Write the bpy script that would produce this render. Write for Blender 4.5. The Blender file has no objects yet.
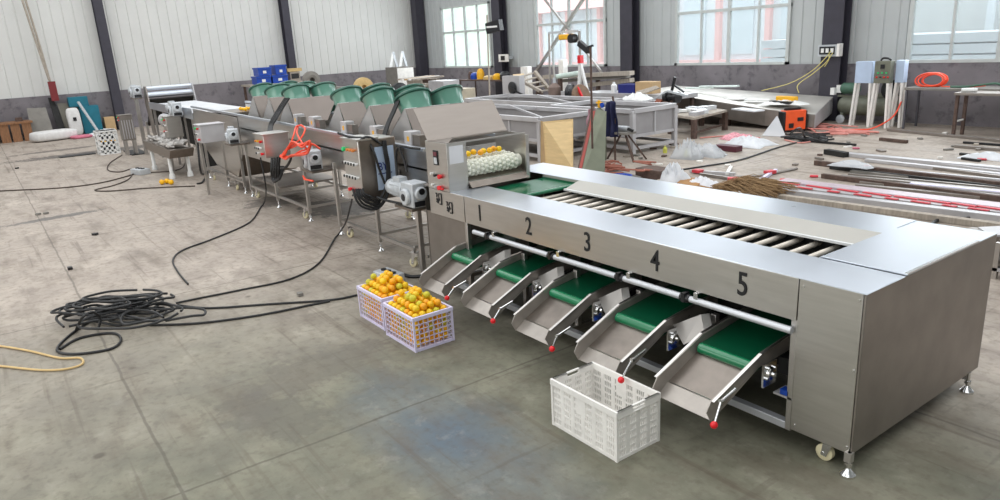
import bpy, bmesh, math, random
from mathutils import Vector, Matrix
random.seed(7)
COL = bpy.context.scene.collection
PI = math.pi
# ------------------------------------------------------------------ camera
FPX, YAW, PITCH, ROLL, CAMH = 713.7, 0.95453, 0.28328, 0.057667, 2.3
_f = Vector((-math.sin(YAW)*math.cos(PITCH), math.cos(YAW)*math.cos(PITCH), -math.sin(PITCH)))
_r = Vector((math.cos(YAW), math.sin(YAW), 0.0))
_d = _f.cross(_r)
_c, _s = math.cos(ROLL), math.sin(ROLL)
RIGHT = _c*_r + _s*_d
DOWN = -_s*_r + _c*_d
cam_data = bpy.data.cameras.new('camera')
cam_data.sensor_width = 36.0
cam_data.lens = FPX/1000*36
cam_data.clip_start = 0.05
cam_data.clip_end = 300
cam = bpy.data.objects.new('camera', cam_data)
COL.objects.link(cam)
M = Matrix((RIGHT, -DOWN, -_f)).transposed().to_4x4()
M.translation = Vector((0, 0, CAMH))
cam.matrix_world = M
bpy.context.scene.camera = cam

def ray(px, py):
    return RIGHT*((px-500)/FPX) + DOWN*((py-250)/FPX) + _f
def gy(px, py, y):                 # ... in the vertical plane Y = y
    d = ray(px, py); t = y/d.y
    return Vector((d.x*t, y, CAMH+d.z*t))
def gx(px, py, x):                 # ... in the vertical plane X = x
    d = ray(px, py); t = x/d.x
    return Vector((x, d.y*t, CAMH+d.z*t))
def gz(px, py, z=0.0):            # survey: the point of the place seen there at height z
    d = ray(px, py); t = (z-CAMH)/d.z
    return Vector((d.x*t, d.y*t, z))

# ------------------------------------------------------------------ materials
def lin(c):
    return tuple((x/255/12.92 if x/255 <= 0.04045 else ((x/255+0.055)/1.055)**2.4) for x in c)
MATS = {}
def mat(name, rgb, rough=0.6, metal=0.0, var=0.12, scale=6.0, bump=0.0, coat=0.0, stretch=None, rvar=0.0, spec=None):
    if name in MATS: return MATS[name]
    m = bpy.data.materials.new(name); m.use_nodes = True
    nt = m.node_tree; N = nt.nodes; L = nt.links
    b = N['Principled BSDF']
    b.inputs['Roughness'].default_value = rough
    b.inputs['Metallic'].default_value = metal
    if coat: b.inputs['Coat Weight'].default_value = coat; b.inputs['Coat Roughness'].default_value = 0.1
    if spec is not None: b.inputs['Specular IOR Level'].default_value = spec
    tc = N.new('ShaderNodeTexCoord')
    mp = N.new('ShaderNodeMapping'); L.new(tc.outputs['Object'], mp.inputs['Vector'])
    if stretch: mp.inputs['Scale'].default_value = stretch
    no = N.new('ShaderNodeTexNoise'); no.inputs['Scale'].default_value = scale; no.inputs['Detail'].default_value = 6
    L.new(mp.outputs['Vector'], no.inputs['Vector'])
    base = lin(rgb)
    mx = N.new('ShaderNodeMix'); mx.data_type = 'RGBA'
    mx.inputs['A'].default_value = (*[c*(1-var) for c in base], 1)
    mx.inputs['B'].default_value = (*[min(1, c*(1+var)) for c in base], 1)
    rp = N.new('ShaderNodeMapRange'); rp.inputs['From Min'].default_value = 0.3; rp.inputs['From Max'].default_value = 0.7
    L.new(no.outputs['Fac'], rp.inputs['Value'])
    L.new(rp.outputs['Result'], mx.inputs['Factor'])
    L.new(mx.outputs['Result'], b.inputs['Base Color'])
    if rvar:
        rr = N.new('ShaderNodeMapRange'); rr.inputs['To Min'].default_value = rough-rvar; rr.inputs['To Max'].default_value = rough+rvar
        L.new(no.outputs['Fac'], rr.inputs['Value']); L.new(rr.outputs['Result'], b.inputs['Roughness'])
    if bump:
        bp = N.new('ShaderNodeBump'); bp.inputs['Strength'].default_value = bump; bp.inputs['Distance'].default_value = 0.01
        L.new(no.outputs['Fac'], bp.inputs['Height']); L.new(bp.outputs['Normal'], b.inputs['Normal'])
    MATS[name] = m
    return m
STEEL = mat('brushed_steel', (206,203,199), 0.33, 1.0, 0.05, 3.0, stretch=(1,1,14), rvar=0.06)
STEELT = mat('sky_tinted_steel', (206,212,221), 0.3, 0.85, 0.03, 2.0, rvar=0.06)  # bluish base colour imitates the sky reflection on top sheets
STEELS = mat('shade_steel', (166,157,150), 0.55, 0.85, 0.04, 3.0, stretch=(1,1,10))  # browner steel for the open lid, with its shade in the colour
CHUTE = mat('chute_steel', (166,159,152), 0.32, 0.5, 0.14, 9.0, rvar=0.1)
HOODF = mat('hood_steel_shaded', (140,131,125), 0.5, 0.85, 0.05, 3)  # darker copy of the hood steel imitates its dim ceiling reflection
HOODS = mat('hood_steel_lit', (200,198,197), 0.35, 0.55, 0.05, 3)  # paler copy of the hood steel imitates window light on the sides
STEELD = mat('worn_steel', (148,139,131), 0.36, 1.0, 0.12, 9.0, rvar=0.1)
STEELB = mat('dull_steel', (150,143,137), 0.45, 0.9, 0.1, 5.0)
TUBE = mat('steel_tube', (196,192,188), 0.35, 0.9, 0.06, 8.0)
CHROME = mat('bright_steel', (225,225,225), 0.18, 1.0, 0.03, 8.0)
ALU = mat('aluminium', (205,207,212), 0.4, 0.5, 0.04, 8.0)
ROLLM = mat('roller_steel', (226,217,204), 0.35, 0.25, 0.05, 10)
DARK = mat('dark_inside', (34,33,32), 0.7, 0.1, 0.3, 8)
BLACK = mat('black_rubber', (24,24,26), 0.5, 0, 0.2, 20)
BROWNC = mat('brown_cable', (70,58,50), .6)
BLACKP = mat('black_plastic', (30,30,33), 0.35, 0, 0.2, 10)
BELT = mat('green_belt', (8,84,54), 0.3, 0, 0.12, 3, coat=0.4)
BELTD = mat('dark_green_belt', (6,62,42), 0.4, 0, 0.2, 3, coat=0.15)
FANG = mat('fan_green', (100,152,134), 0.28, 0, 0.06, 3, coat=0.8)
RIMG = mat('fan_rim_green', (34,92,76), 0.35, 0, 0.1, 3, coat=0.4)
RED = mat('red_plastic', (226,30,40), 0.3, 0, 0.05, 5)
ORANGERED = mat('orange_red', (240,82,50), 0.45, 0, 0.1, 8)
GREENL = mat('green_button', (40,205,120), 0.3, 0, 0.05, 5)
AMBER = mat('amber_button', (230,140,70), 0.3, 0, 0.05, 5)
WHITE = mat('white_plastic', (232,232,230), 0.45, 0, 0.05, 12)
WHITED = mat('worn_white_plastic', (238,235,230), 0.5, 0, 0.08, 9)
LAV = mat('lavender_plastic', (218,212,238), 0.45, 0, 0.06, 9)
PAPER = mat('white_paper', (222,222,226), 0.7, 0, 0.06, 3)
FILM = mat('white_film', (214,216,220), 0.4, 0, 0.14, 4, bump=0.5)
GREYP = mat('grey_paint_motor', (196,200,204), 0.4, 0.2, 0.1, 20)
BLUE = mat('blue_plastic', (20,70,170), 0.4, 0, 0.12, 8)
NAVY = mat('navy_cloth', (30,34,70), 0.8, 0, 0.2, 12)
TEAL = mat('teal_paint', (20,110,130), 0.5, 0, 0.12, 4)
PLY = mat('plywood', (206,178,130), 0.7, 0, 0.1, 4, stretch=(1,1,6))
WOOD = mat('weathered_wood', (140,100,70), 0.8, 0, 0.25, 6, stretch=(1,6,1))
WOODG = mat('grey_wood', (168,158,146), 0.8, 0, 0.2, 6, stretch=(6,1,1))
CARD = mat('cardboard', (190,160,120), 0.85, 0, 0.08, 5)
RUST = mat('rusty_steel', (94,76,68), 0.75, 0.2, 0.3, 14)
GREYB = mat('grey_board', (128,124,118), 0.8, 0, 0.12, 5)
GREYL = mat('light_grey_sheet', (192,190,192), 0.45, 0.35, 0.1, 3, rvar=0.1)
COLM = mat('column_paint', (58,56,66), 0.6, 0, 0.12, 5)
FRAMEM = mat('window_frame', (196,200,198), 0.5, 0.1, 0.06, 6)
OLIVE = mat('compressor_green', (112,114,100), 0.5, 0.1, 0.15, 6)
OLIVED = mat('green_board', (112,116,98), 0.7, 0, 0.12, 5)
MOTG = mat('motor_green', (70,104,86), 0.5, 0.1, 0.1, 8)
REDT = mat('red_tape', (206,58,70), 0.5, 0, 0.12, 8)
YEL = mat('yellow_paint', (236,176,30), 0.45, 0, 0.1, 8)
YELC = mat('yellow_cable', (214,200,120), 0.5, 0, 0.1, 8)
TAN = mat('tan_cable', (206,176,120), 0.5, 0, 0.1, 8)
ORANGEM = mat('orange_enamel', (246,92,40), 0.4, 0, 0.06, 6, coat=0.3)
BRISTLE = mat('brush_bristle', (226,226,212), 0.6, 0, 0.08, 26, bump=0.3)
STRAW = mat('broom_straw', (150,122,88), 0.9, 0, 0.35, 30)
MAROON = mat('maroon_box', (84,34,46), 0.6, 0, 0.1, 6)
PINK = mat('pink_sack', (196,110,130), 0.7, 0, 0.15, 9)
WEAVE = mat('woven_sack', (216,214,212), 0.7, 0, 0.08, 10, bump=0.4)
CYLB = mat('cylinder_brown', (122,104,96), 0.6, 0.1, 0.12, 7)
INK = mat('ink_black', (22,22,24), 0.6, 0, 0.05, 5)
INKB = mat('ink_blue', (30,50,130), 0.6, 0, 0.05, 5)
POSTER = mat('poster_blue', (186,204,228), 0.5, 0, 0.06, 5)
FRUIT = [mat('orange_fruit_a', (252,186,8), 0.42, 0, 0.12, 9, bump=0.15), mat('orange_fruit_b', (248,168,12), 0.42, 0, 0.12, 9, bump=0.15), mat('orange_fruit_c', (246,200,24), 0.42, 0, 0.14, 9, bump=0.15), mat('fruit_yellowgreen', (206,196,44), 0.42, 0, 0.14, 9, bump=0.15)]

def clear_mat(name, rgb, alpha):
    m = bpy.data.materials.new(name); m.use_nodes = True
    nt = m.node_tree; N = nt.nodes; L = nt.links
    b = N['Principled BSDF']; b.inputs['Base Color'].default_value = (*lin(rgb), 1)
    b.inputs['Roughness'].default_value = 0.1
    tr = N.new('ShaderNodeBsdfTransparent'); mx = N.new('ShaderNodeMixShader'); mx.inputs[0].default_value = alpha
    L.new(tr.outputs[0], mx.inputs[1]); L.new(b.outputs[0], mx.inputs[2]); L.new(mx.outputs[0], N['Material Output'].inputs['Surface'])
    return m
GLASS = clear_mat('window_glass', (225,235,240), 0.22)
PFILM = clear_mat('clear_plastic_film', (225,228,232), 0.55)

# ------------------------------------------------------------------ mesh builder
ORIG = {}
class MB:
    def __init__(s): s.v = []; s.f = []; s.m = []; s.mi = 0
    def add(s, vs, fs):
        o = len(s.v); s.v += [Vector(v) for v in vs]
        for f in fs: s.f.append([i+o for i in f]); s.m.append(s.mi)
        return s
    def box(s, x0, x1, y0, y1, z0, z1):
        x0, x1 = sorted((x0, x1)); y0, y1 = sorted((y0, y1)); z0, z1 = sorted((z0, z1))
        v = [(x, y, z) for z in (z0, z1) for y in (y0, y1) for x in (x0, x1)]
        return s.add(v, [(0,2,3,1), (4,5,7,6), (0,1,5,4), (2,6,7,3), (0,4,6,2), (1,3,7,5)])
    def obox(s, c, size, rz=0, rx=0, ry=0):
        R = Matrix.Rotation(rz,3,'Z') @ Matrix.Rotation(ry,3,'Y') @ Matrix.Rotation(rx,3,'X')
        c = Vector(c); a, b, h = [q/2 for q in size]
        v = [c + R @ Vector((x, y, z)) for z in (-h, h) for y in (-b, b) for x in (-a, a)]
        return s.add(v, [(0,2,3,1), (4,5,7,6), (0,1,5,4), (2,6,7,3), (0,4,6,2), (1,3,7,5)])
    def bar(s, p, q, w, h=None):
        h = h or w; p = Vector(p); q = Vector(q); t = (q-p).normalized()
        up = Vector((0,0,1)) if abs(t.z) < 0.95 else Vector((0,1,0))
        a = t.cross(up).normalized(); b = a.cross(t).normalized()
        v = [e + a*x*w/2 + b*y*h/2 for e in (p, q) for y in (-1, 1) for x in (-1, 1)]
        return s.add(v, [(0,2,3,1), (4,5,7,6), (0,1,5,4), (2,6,7,3), (0,4,6,2), (1,3,7,5)])
    def tube(s, pts, r, n=8, closed=False):
        pts = [Vector(p) for p in pts]; k = len(pts); vs = []; fs = []
        a = None
        for i, p in enumerate(pts):
            t = (pts[(i+1) % k]-pts[i-1]) if closed else (pts[min(i+1, k-1)]-pts[max(i-1, 0)])
            t = t.normalized() if t.length > 1e-9 else Vector((1,0,0))
            if a is None:
                up = Vector((0,0,1)) if abs(t.z) < 0.9 else Vector((1,0,0))
                a = t.cross(up).normalized()
            else:
                a = a - t*a.dot(t)
                a = a.normalized() if a.length > 1e-6 else t.orthogonal().normalized()
            b = t.cross(a)
            vs += [p + (a*math.cos(2*PI*j/n) + b*math.sin(2*PI*j/n))*r for j in range(n)]
        for i in range(k if closed else k-1):
            for j in range(n):
                i2 = (i+1) % k
                fs.append((i*n+j, i*n+(j+1) % n, i2*n+(j+1) % n, i2*n+j))
        if not closed:
            fs.append(tuple(range(n))[::-1]); fs.append(tuple((k-1)*n+j for j in range(n)))
        return s.add(vs, fs)
    def cyl(s, p, q, r0, r1=None, n=16): return s.lathe(p, q, [(r0, 0), (r0 if r1 is None else r1, 1)], n, caps=True)
    def lathe(s, p, q, prof, n=20, caps=True):
        p = Vector(p); q = Vector(q); t = (q-p); L = t.length; t.normalize()
        a = t.orthogonal().normalized(); b = t.cross(a); vs = []; fs = []
        for r, u in prof:
            vs += [p + t*(u*L) + (a*math.cos(2*PI*j/n)+b*math.sin(2*PI*j/n))*r for j in range(n)]
        for i in range(len(prof)-1):
            for j in range(n): fs.append((i*n+j, i*n+(j+1) % n, (i+1)*n+(j+1) % n, (i+1)*n+j))
        if caps:
            fs.append(tuple(range(n))[::-1]); fs.append(tuple((len(prof)-1)*n+j for j in range(n)))
        return s.add(vs, fs)
    def ball(s, c, r, nu=12, nv=8, sq=1.0):
        c = Vector(c); vs = [c+Vector((0,0,r*sq))]; fs = []
        for i in range(1, nv):
            th = PI*i/nv
            vs += [c+Vector((r*math.sin(th)*math.cos(2*PI*j/nu), r*math.sin(th)*math.sin(2*PI*j/nu), r*sq*math.cos(th))) for j in range(nu)]
        vs.append(c-Vector((0,0,r*sq)))
        for j in range(nu): fs.append((0, 1+j, 1+(j+1) % nu)); fs.append((len(vs)-1, 1+(nv-2)*nu+(j+1) % nu, 1+(nv-2)*nu+j))
        for i in range(nv-2):
            for j in range(nu): fs.append((1+i*nu+j, 1+(i+1)*nu+j, 1+(i+1)*nu+(j+1) % nu, 1+i*nu+(j+1) % nu))
        return s.add(vs, fs)
    def prism(s, poly, vec):
        vec = Vector(vec); n = len(poly); vs = [Vector(p) for p in poly]; vs += [p+vec for p in vs[:n]]
        return s.add(vs, [tuple(range(n))[::-1], tuple(range(n, 2*n))] + [(i, (i+1) % n, (i+1) % n+n, i+n) for i in range(n)])
    def plate(s, poly, t):
        p = [Vector(q) for q in poly]; nrm = (p[1]-p[0]).cross(p[2]-p[0]).normalized()
        return s.prism([q-nrm*t/2 for q in p], nrm*t)
    def build(s, name, m, parent=None, smooth=35, bevel=0.0):
        me = bpy.data.meshes.new(name)
        o0 = ORIG.get(parent.name, Vector((0,0,0))) if parent else Vector((0,0,0))
        me.from_pydata([tuple(v-o0) for v in s.v], [], s.f)
        ms = m if isinstance(m, (list, tuple)) else [m]
        for q in ms: me.materials.append(q)
        if len(ms) > 1: me.polygons.foreach_set('material_index', s.m)
        bm = bmesh.new(); bm.from_mesh(me); bmesh.ops.recalc_face_normals(bm, faces=bm.faces); bm.to_mesh(me); bm.free()
        me.polygons.foreach_set('use_smooth', [True]*len(me.polygons))
        me.set_sharp_from_angle(angle=math.radians(smooth))
        o = bpy.data.objects.new(name, me); COL.objects.link(o)
        if parent: o.parent = parent; ORIG[o.name] = o0
        else: ORIG[o.name] = Vector((0,0,0))
        if bevel:
            b = o.modifiers.new('bevel', 'BEVEL'); b.width = bevel; b.segments = 2; b.limit_method = 'ANGLE'
        return o
def tag(o, label=None, cat=None, group=None, kind=None):
    if label: o['label'] = label
    if cat: o['category'] = cat
    if group: o['group'] = group
    if kind: o['kind'] = kind
    return o
def thing(name, label, cat, loc=(0,0,0), group=None):
    o = bpy.data.objects.new(name, None); COL.objects.link(o); o.location = loc; o.empty_display_size = 0.1
    ORIG[o.name] = Vector(loc)
    return tag(o, label, cat, group)
def struct(mb, name, m, **k):
    return tag(mb.build(name, m, **k), kind='structure')
def solo(mb, name, m, label, cat, group=None, **k):
    # one-mesh thing with its origin at its own base centre
    c = Vector((0,0,0))
    for v in mb.v: c += v
    c /= len(mb.v); c.z = min(v.z for v in mb.v)
    mb.v = [v-c for v in mb.v]
    o = mb.build(name, m, **k); o.location = c; ORIG[o.name] = c.copy()
    return tag(o, label, cat, group)
def copy_tree(o, parent=None, loc=None):
    c = o.copy(); COL.objects.link(c)
    if parent: c.parent = parent
    if loc is not None: c.location = loc
    ORIG[c.name] = Vector(c.location)
    for ch in [x for x in KIDS(o)]: copy_tree(ch, c)
    return c
def KIDS(o): return list(o.children)
def smooth_path(pts, sub=6, closed=False):
    P = [Vector(p) for p in pts]; n = len(P); out = []
    rng = range(n if closed else n-1)
    for i in rng:
        p0 = P[(i-1) % n] if closed or i > 0 else P[i]; p1 = P[i]; p2 = P[(i+1) % n]
        p3 = P[(i+2) % n] if closed or i+2 < n else P[-1]
        for k in range(sub):
            t = k/sub
            out.append(0.5*((2*p1)+(p2-p0)*t+(2*p0-5*p1+4*p2-p3)*t*t+(3*p1-p0-3*p2+p3)*t**3))
    if not closed: out.append(P[-1])
    return out
def text_part(txt, name, m, size, origin, ux, uz, parent, ext=0.002, sx=1.0, bold=0.0):
    """flat lettering: ux = reading direction, uz = up"""
    cu = bpy.data.curves.new(name, 'FONT'); cu.body = txt; cu.size = size; cu.extrude = ext; cu.align_x = 'CENTER'; cu.align_y = 'CENTER'; cu.offset = bold
    to = bpy.data.objects.new('tmp', cu); COL.objects.link(to)
    dg = bpy.context.evaluated_depsgraph_get(); dg.update()
    me = bpy.data.meshes.new_from_object(to.evaluated_get(dg))
    bpy.data.objects.remove(to); bpy.data.curves.remove(cu)
    ux = Vector(ux).normalized(); uz = Vector(uz).normalized(); un = ux.cross(uz)
    o0 = ORIG[parent.name] if parent else Vector((0,0,0))
    for v in me.vertices:
        p = v.co.copy(); v.co = Vector(origin)-o0 + ux*p.x*sx + uz*p.y + un*p.z
    me.name = name; me.materials.clear(); me.materials.append(m)
    o = bpy.data.objects.new(name, me); COL.objects.link(o)
    if parent: o.parent = parent; ORIG[o.name] = o0
    return o
# ================================================================== ROOM
XL, XR, YF, YB, ZC = -29.8, 7.0, -8.0, 17.3, 7.2
def floor_mat():
    m = bpy.data.materials.new('worn_concrete_floor'); m.use_nodes = True
    nt = m.node_tree; N = nt.nodes; L = nt.links; b = N['Principled BSDF']
    tc = N.new('ShaderNodeTexCoord'); sp = N.new('ShaderNodeSeparateXYZ'); L.new(tc.outputs['Object'], sp.inputs[0])
    def noise(scale, det=6, st=None, rough=0.6):
        n = N.new('ShaderNodeTexNoise'); n.inputs['Scale'].default_value = scale; n.inputs['Detail'].default_value = det; n.inputs['Roughness'].default_value = rough
        mp = N.new('ShaderNodeMapping'); L.new(tc.outputs['Object'], mp.inputs[0])
        if st: mp.inputs['Scale'].default_value = st
        L.new(mp.outputs[0], n.inputs['Vector']); return n.outputs['Fac']
    def mr(v, a, c, lo=0.0, hi=1.0):
        r = N.new('ShaderNodeMapRange'); r.inputs['From Min'].default_value = a; r.inputs['From Max'].default_value = c
        r.inputs['To Min'].default_value = lo; r.inputs['To Max'].default_value = hi; L.new(v, r.inputs['Value']); return r.outputs[0]
    def mix(fac, a, c, mode='MIX'):
        x = N.new('ShaderNodeMix'); x.data_type = 'RGBA'; x.blend_type = mode
        for key, q in (('A', a), ('B', c)):
            if isinstance(q, tuple): x.inputs[key].default_value = (*lin(q), 1)
            else: L.new(q, x.inputs[key])
        if isinstance(fac, float): x.inputs['Factor'].default_value = fac
        else: L.new(fac, x.inputs['Factor'])
        return x.outputs['Result']
    def mth(op, a, c=None, d=None):
        x = N.new('ShaderNodeMath'); x.operation = op
        for i, q in enumerate((a, c, d)):
            if q is None: continue
            if isinstance(q, (int, float)): x.inputs[i].default_value = q
            else: L.new(q, x.inputs[i])
        return x.outputs[0]
    n1 = noise(0.35, 5); n2 = noise(2.2, 8); n3 = noise(14, 6); n4 = noise(0.9, 6, (1, 3.5, 1))
    base = mix(mr(n2, 0.35, 0.65), (152,140,129), (192,181,169))
    warm = mix(mr(n1, 0.35, 0.65), base, (168,156,145))
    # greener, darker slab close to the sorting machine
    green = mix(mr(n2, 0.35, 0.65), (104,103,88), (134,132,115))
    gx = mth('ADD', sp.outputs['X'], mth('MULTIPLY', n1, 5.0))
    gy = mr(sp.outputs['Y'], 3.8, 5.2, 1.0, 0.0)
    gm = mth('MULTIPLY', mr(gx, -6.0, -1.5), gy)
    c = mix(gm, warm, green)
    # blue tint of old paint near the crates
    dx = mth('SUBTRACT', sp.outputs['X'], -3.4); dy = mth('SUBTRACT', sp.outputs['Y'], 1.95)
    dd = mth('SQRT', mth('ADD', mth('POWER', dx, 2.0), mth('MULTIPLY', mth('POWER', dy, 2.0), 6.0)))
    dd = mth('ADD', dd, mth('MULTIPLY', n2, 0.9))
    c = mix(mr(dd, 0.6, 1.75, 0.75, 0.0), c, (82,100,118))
    # darker dirt
    c = mix(mr(n4, 0.5, 0.7, 0.0, 0.55), c, (100,88,76))
    c = mix(mr(n3, 0.3, 0.5, 0.4, 0.0), c, (84,74,64)); n9 = noise(5.5, 8, None, .7); c = mix(mr(n9, 0.52, 0.64, 0.0, 0.3), c, (104,94,82)); c = mix(mr(n9, 0.34, 0.44, 0.14, 0.0), c, (186,180,168))
    # skid marks
    n5 = noise(1.6, 3, (0.25, 7, 1)); c = mix(mr(n5, 0.6, 0.7, 0.0, 0.45), c, (92,80,68))
    n7 = noise(1.9, 3, (6, 0.3, 1)); c = mix(mr(n7, 0.62, 0.7, 0.0, 0.35), c, (90,80,70))
    sv = N.new('ShaderNodeTexVoronoi'); sv.inputs['Scale'].default_value = 1.3; L.new(tc.outputs['Object'], sv.inputs['Vector'])
    c = mix(mr(sv.outputs['Distance'], 0.03, 0.06, 0.6, 0.0), c, (70,60,52))
    # wet or oily stains
    def stain(cx, cy, rx, ry, rot, col, amt):
        nonlocal c
        ax = mth('SUBTRACT', sp.outputs['X'], cx); ay = mth('SUBTRACT', sp.outputs['Y'], cy)
        u = mth('ADD', mth('MULTIPLY', ax, math.cos(rot)), mth('MULTIPLY', ay, math.sin(rot)))
        v = mth('SUBTRACT', mth('MULTIPLY', ay, math.cos(rot)), mth('MULTIPLY', ax, math.sin(rot)))
        e = mth('ADD', mth('POWER', mth('DIVIDE', u, rx), 2.0), mth('POWER', mth('DIVIDE', v, ry), 2.0))
        e = mth('ADD', e, mth('MULTIPLY', mth('SUBTRACT', n9, 0.5), 5.0))
        c = mix(mr(e, 0.6, 1.1, amt, 0.0), c, col)
    stain(-13.25, .72, .14, .75, .12, (92,90,88), .8)
    stain(-22.6, 2.9, .5, 2.6, .05, (70,66,64), .8)
    stain(-24.3, 1.8, .25, 1.3, .1, (84,78,74), .7)
    stain(-11.5, 3.7, .5, .5, .0, (76,70,66), .7)
    stain(-10.2, 4.2, .8, .5, .0, (64,60,56), .8)
    stain(-4.4, 1.2, .5, .25, .4, (92,88,80), .5)
    stain(-4.9, 1.7, .3, .6, .2, (96,90,82), .5)
    # slab joints
    wob = mth('MULTIPLY', mth('SUBTRACT', n2, 0.5), 0.05)
    def joint(v, off, step, w):
        t = mth('DIVIDE', mth('ADD', mth('SUBTRACT', v, off), wob), step)
        fr = mth('ABSOLUTE', mth('SUBTRACT', mth('FRACT', mth('ADD', t, 0.5)), 0.5))
        return mr(mth('MULTIPLY', fr, step), w, w*2.2, 1.0, 0.0)
    j = mth('MAXIMUM', joint(sp.outputs['X'], -3.88, 3.72, 0.006), joint(sp.outputs['Y'], 0.5, 3.75, 0.006))
    c = mix(mth('MULTIPLY', j, 0.5), c, (74,66,58))
    L.new(c, b.inputs['Base Color'])
    L.new(mr(n2, 0.3, 0.7, 0.45, 0.75), b.inputs['Roughness'])
    b.inputs['Specular IOR Level'].default_value = 0.35
    bp = N.new('ShaderNodeBump'); bp.inputs['Strength'].default_value = 0.25; bp.inputs['Distance'].default_value = 0.004
    L.new(n3, bp.inputs['Height']); L.new(bp.outputs['Normal'], b.inputs['Normal'])
    return m
struct(MB().box(XL-0.3, XR+0.3, YF-0.3, YB+0.3, -0.12, 0), 'floor', floor_mat())
SIDL = mat('wall_siding_light', (212,212,209), 0.5, 0, 0.03, 1.5)
SIDB = mat('wall_siding_back', (186,190,190), 0.5, 0, 0.04, 1.5)
def dado_mat():
    m = mat('stained_plaster', (126,121,125), 0.85, 0, 0.16, 1.6, bump=0.2)
    nt = m.node_tree; N = nt.nodes; L = nt.links; b = N['Principled BSDF']
    old = b.inputs['Base Color'].links[0].from_socket
    tc = N.new('ShaderNodeTexCoord'); n = N.new('ShaderNodeTexNoise'); n.inputs['Scale'].default_value = 3.5; n.inputs['Detail'].default_value = 8; n.inputs['Roughness'].default_value = 0.7
    L.new(tc.outputs['Object'], n.inputs['Vector'])
    r = N.new('ShaderNodeMapRange'); r.inputs['From Min'].default_value = 0.52; r.inputs['From Max'].default_value = 0.68; r.inputs['To Max'].default_value = 0.75
    L.new(n.outputs['Fac'], r.inputs['Value'])
    x = N.new('ShaderNodeMix'); x.data_type = 'RGBA'; L.new(r.outputs[0], x.inputs['Factor']); L.new(old, x.inputs['A']); x.inputs['B'].default_value = (*lin((72,68,74)), 1)
    L.new(x.outputs['Result'], b.inputs['Base Color'])
    return m
DADO = dado_mat()
CEILM = mat('ceiling_sheet', (205,208,212), 0.6, 0, 0.05, 1)
def rib_profile(a, b2, pitch=0.34):
    pts = [(a, 0)]; t = a
    while t < b2-0.01:
        e = min(t+pitch, b2)
        if e-t > 0.12: pts += [(e-0.055, 0), (e-0.04, -0.022), (e-0.015, -0.022), (e, 0)]
        else: pts += [(e, 0)]
        t = e
    return pts
def siding(axis, const, a, b2, z0, z1, into):
    mb = MB(); pr = rib_profile(a, b2); th = 0.08
    for (u0, d0), (u1, d1) in zip(pr[:-1], pr[1:]):
        if u1-u0 < 1e-6: continue
        if axis == 'x': q = [(u0, const+into*d0, z0), (u1, const+into*d1, z0), (u1, const+into*d1, z1), (u0, const+into*d0, z1)]
        else: q = [(const+into*d0, u0, z0), (const+into*d1, u1, z0), (const+into*d1, u1, z1), (const+into*d0, u0, z1)]
        mb.add(q, [(0,1,2,3)])
    if axis == 'x': mb.box(a, b2, const-into*0.03, const-into*th, z0, z1)
    else: mb.box(const-into*0.03, const-into*th, a, b2, z0, z1)
    return mb
DZ = 1.33
WIN = [(-27.8, -24.15), (-21.3, -17.65), (-14.75, -11.0), (-8.08, -4.4), (-1.5, 2.2)]
WT = 3.85
mb = MB(); x = XL
for a, b2 in WIN + [(XR, XR)]:
    s = siding('x', YB, x, a, DZ, ZC, -1); mb.add(s.v, s.f)
    if b2 > a: s = siding('x', YB, a, b2, WT, ZC, -1); mb.add(s.v, s.f)
    x = b2
wb = struct(mb, 'wall_back', SIDB)
mbd = MB().box(XL, XR, YB-0.06, YB+0.2, 0, DZ)
struct(mbd, 'trim_1', DADO)
struct(siding('y', XL, YF, YB, 1.38, ZC, 1), 'wall_left', SIDL)
struct(MB().box(XL-0.2, XL+0.06, YF, YB-0.06, 0, 1.38), 'trim_2', DADO)
struct(MB().box(XR, XR+0.1, YF, YB, 0, ZC), 'wall_right', SIDB)
struct(MB().box(XL, XR, YF-0.1, YF, 0, ZC), 'wall_front', SIDB)
struct(MB().box(XL-0.3, XR+0.3, YF-0.3, YB+0.3, ZC, ZC+0.1), 'ceiling', CEILM)
# steel columns (part of the hall's frame)
for i, xc in enumerate((-23.25, -16.4, -9.65, -3.0)):
    mb = MB().box(xc-0.25, xc+0.25, YB-0.42, YB-0.40, 0, ZC).box(xc-0.25, xc+0.25, YB-0.1, YB-0.08, 0, ZC).box(xc-0.012, xc+0.012, YB-0.40, YB-0.1, 0, ZC)
    struct(mb, 'trim_%d' % (3+i), COLM)
struct(MB().box(-29.55, -29.12, YB-0.5, YB-0.08, 0, ZC), 'trim_7', COLM)
for i, yc in enumerate((4.3, 10.97)):
    mb = MB().box(XL+0.40, XL+0.42, yc-0.15, yc+0.15, 0, ZC).box(XL+0.07, XL+0.09, yc-0.15, yc+0.15, 0, ZC).box(XL+0.09, XL+0.40, yc-0.012, yc+0.012, 0, ZC)
    struct(mb, 'trim_%d' % (8+i), COLM)
# windows
for i, (a, b2) in enumerate(WIN):
    w = thing('window_%d' % (i+1), None, None, (a, YB, DZ)); tag(w, kind='structure')
    fr = MB(); y0, y1 = YB-0.07, YB+0.03
    fr.box(a, b2, y0, y1, DZ, DZ+0.07).box(a, b2, y0, y1, WT-0.07, WT).box(a, a+0.09, y0, y1, DZ, WT).box(b2-0.09, b2, y0, y1, DZ, WT)
    fr.box(a, b2, y0+0.01, y1, 2.76, 2.84)
    W = b2-a
    for k in (1, 2, 3):
        h = 0.045 if k == 2 else 0.025
        fr.box(a+W*k/4-h, a+W*k/4+h, y0+0.015, y1-0.01, DZ+0.07, WT-0.07)
    o = fr.build('window_frame', FRAMEM, w); tag(o, kind='structure')
    gl = MB().box(a+0.05, b2-0.05, YB-0.005, YB, DZ+0.05, WT-0.05)
    o = gl.build('window_glass', GLASS, w); tag(o, kind='structure')
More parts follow.
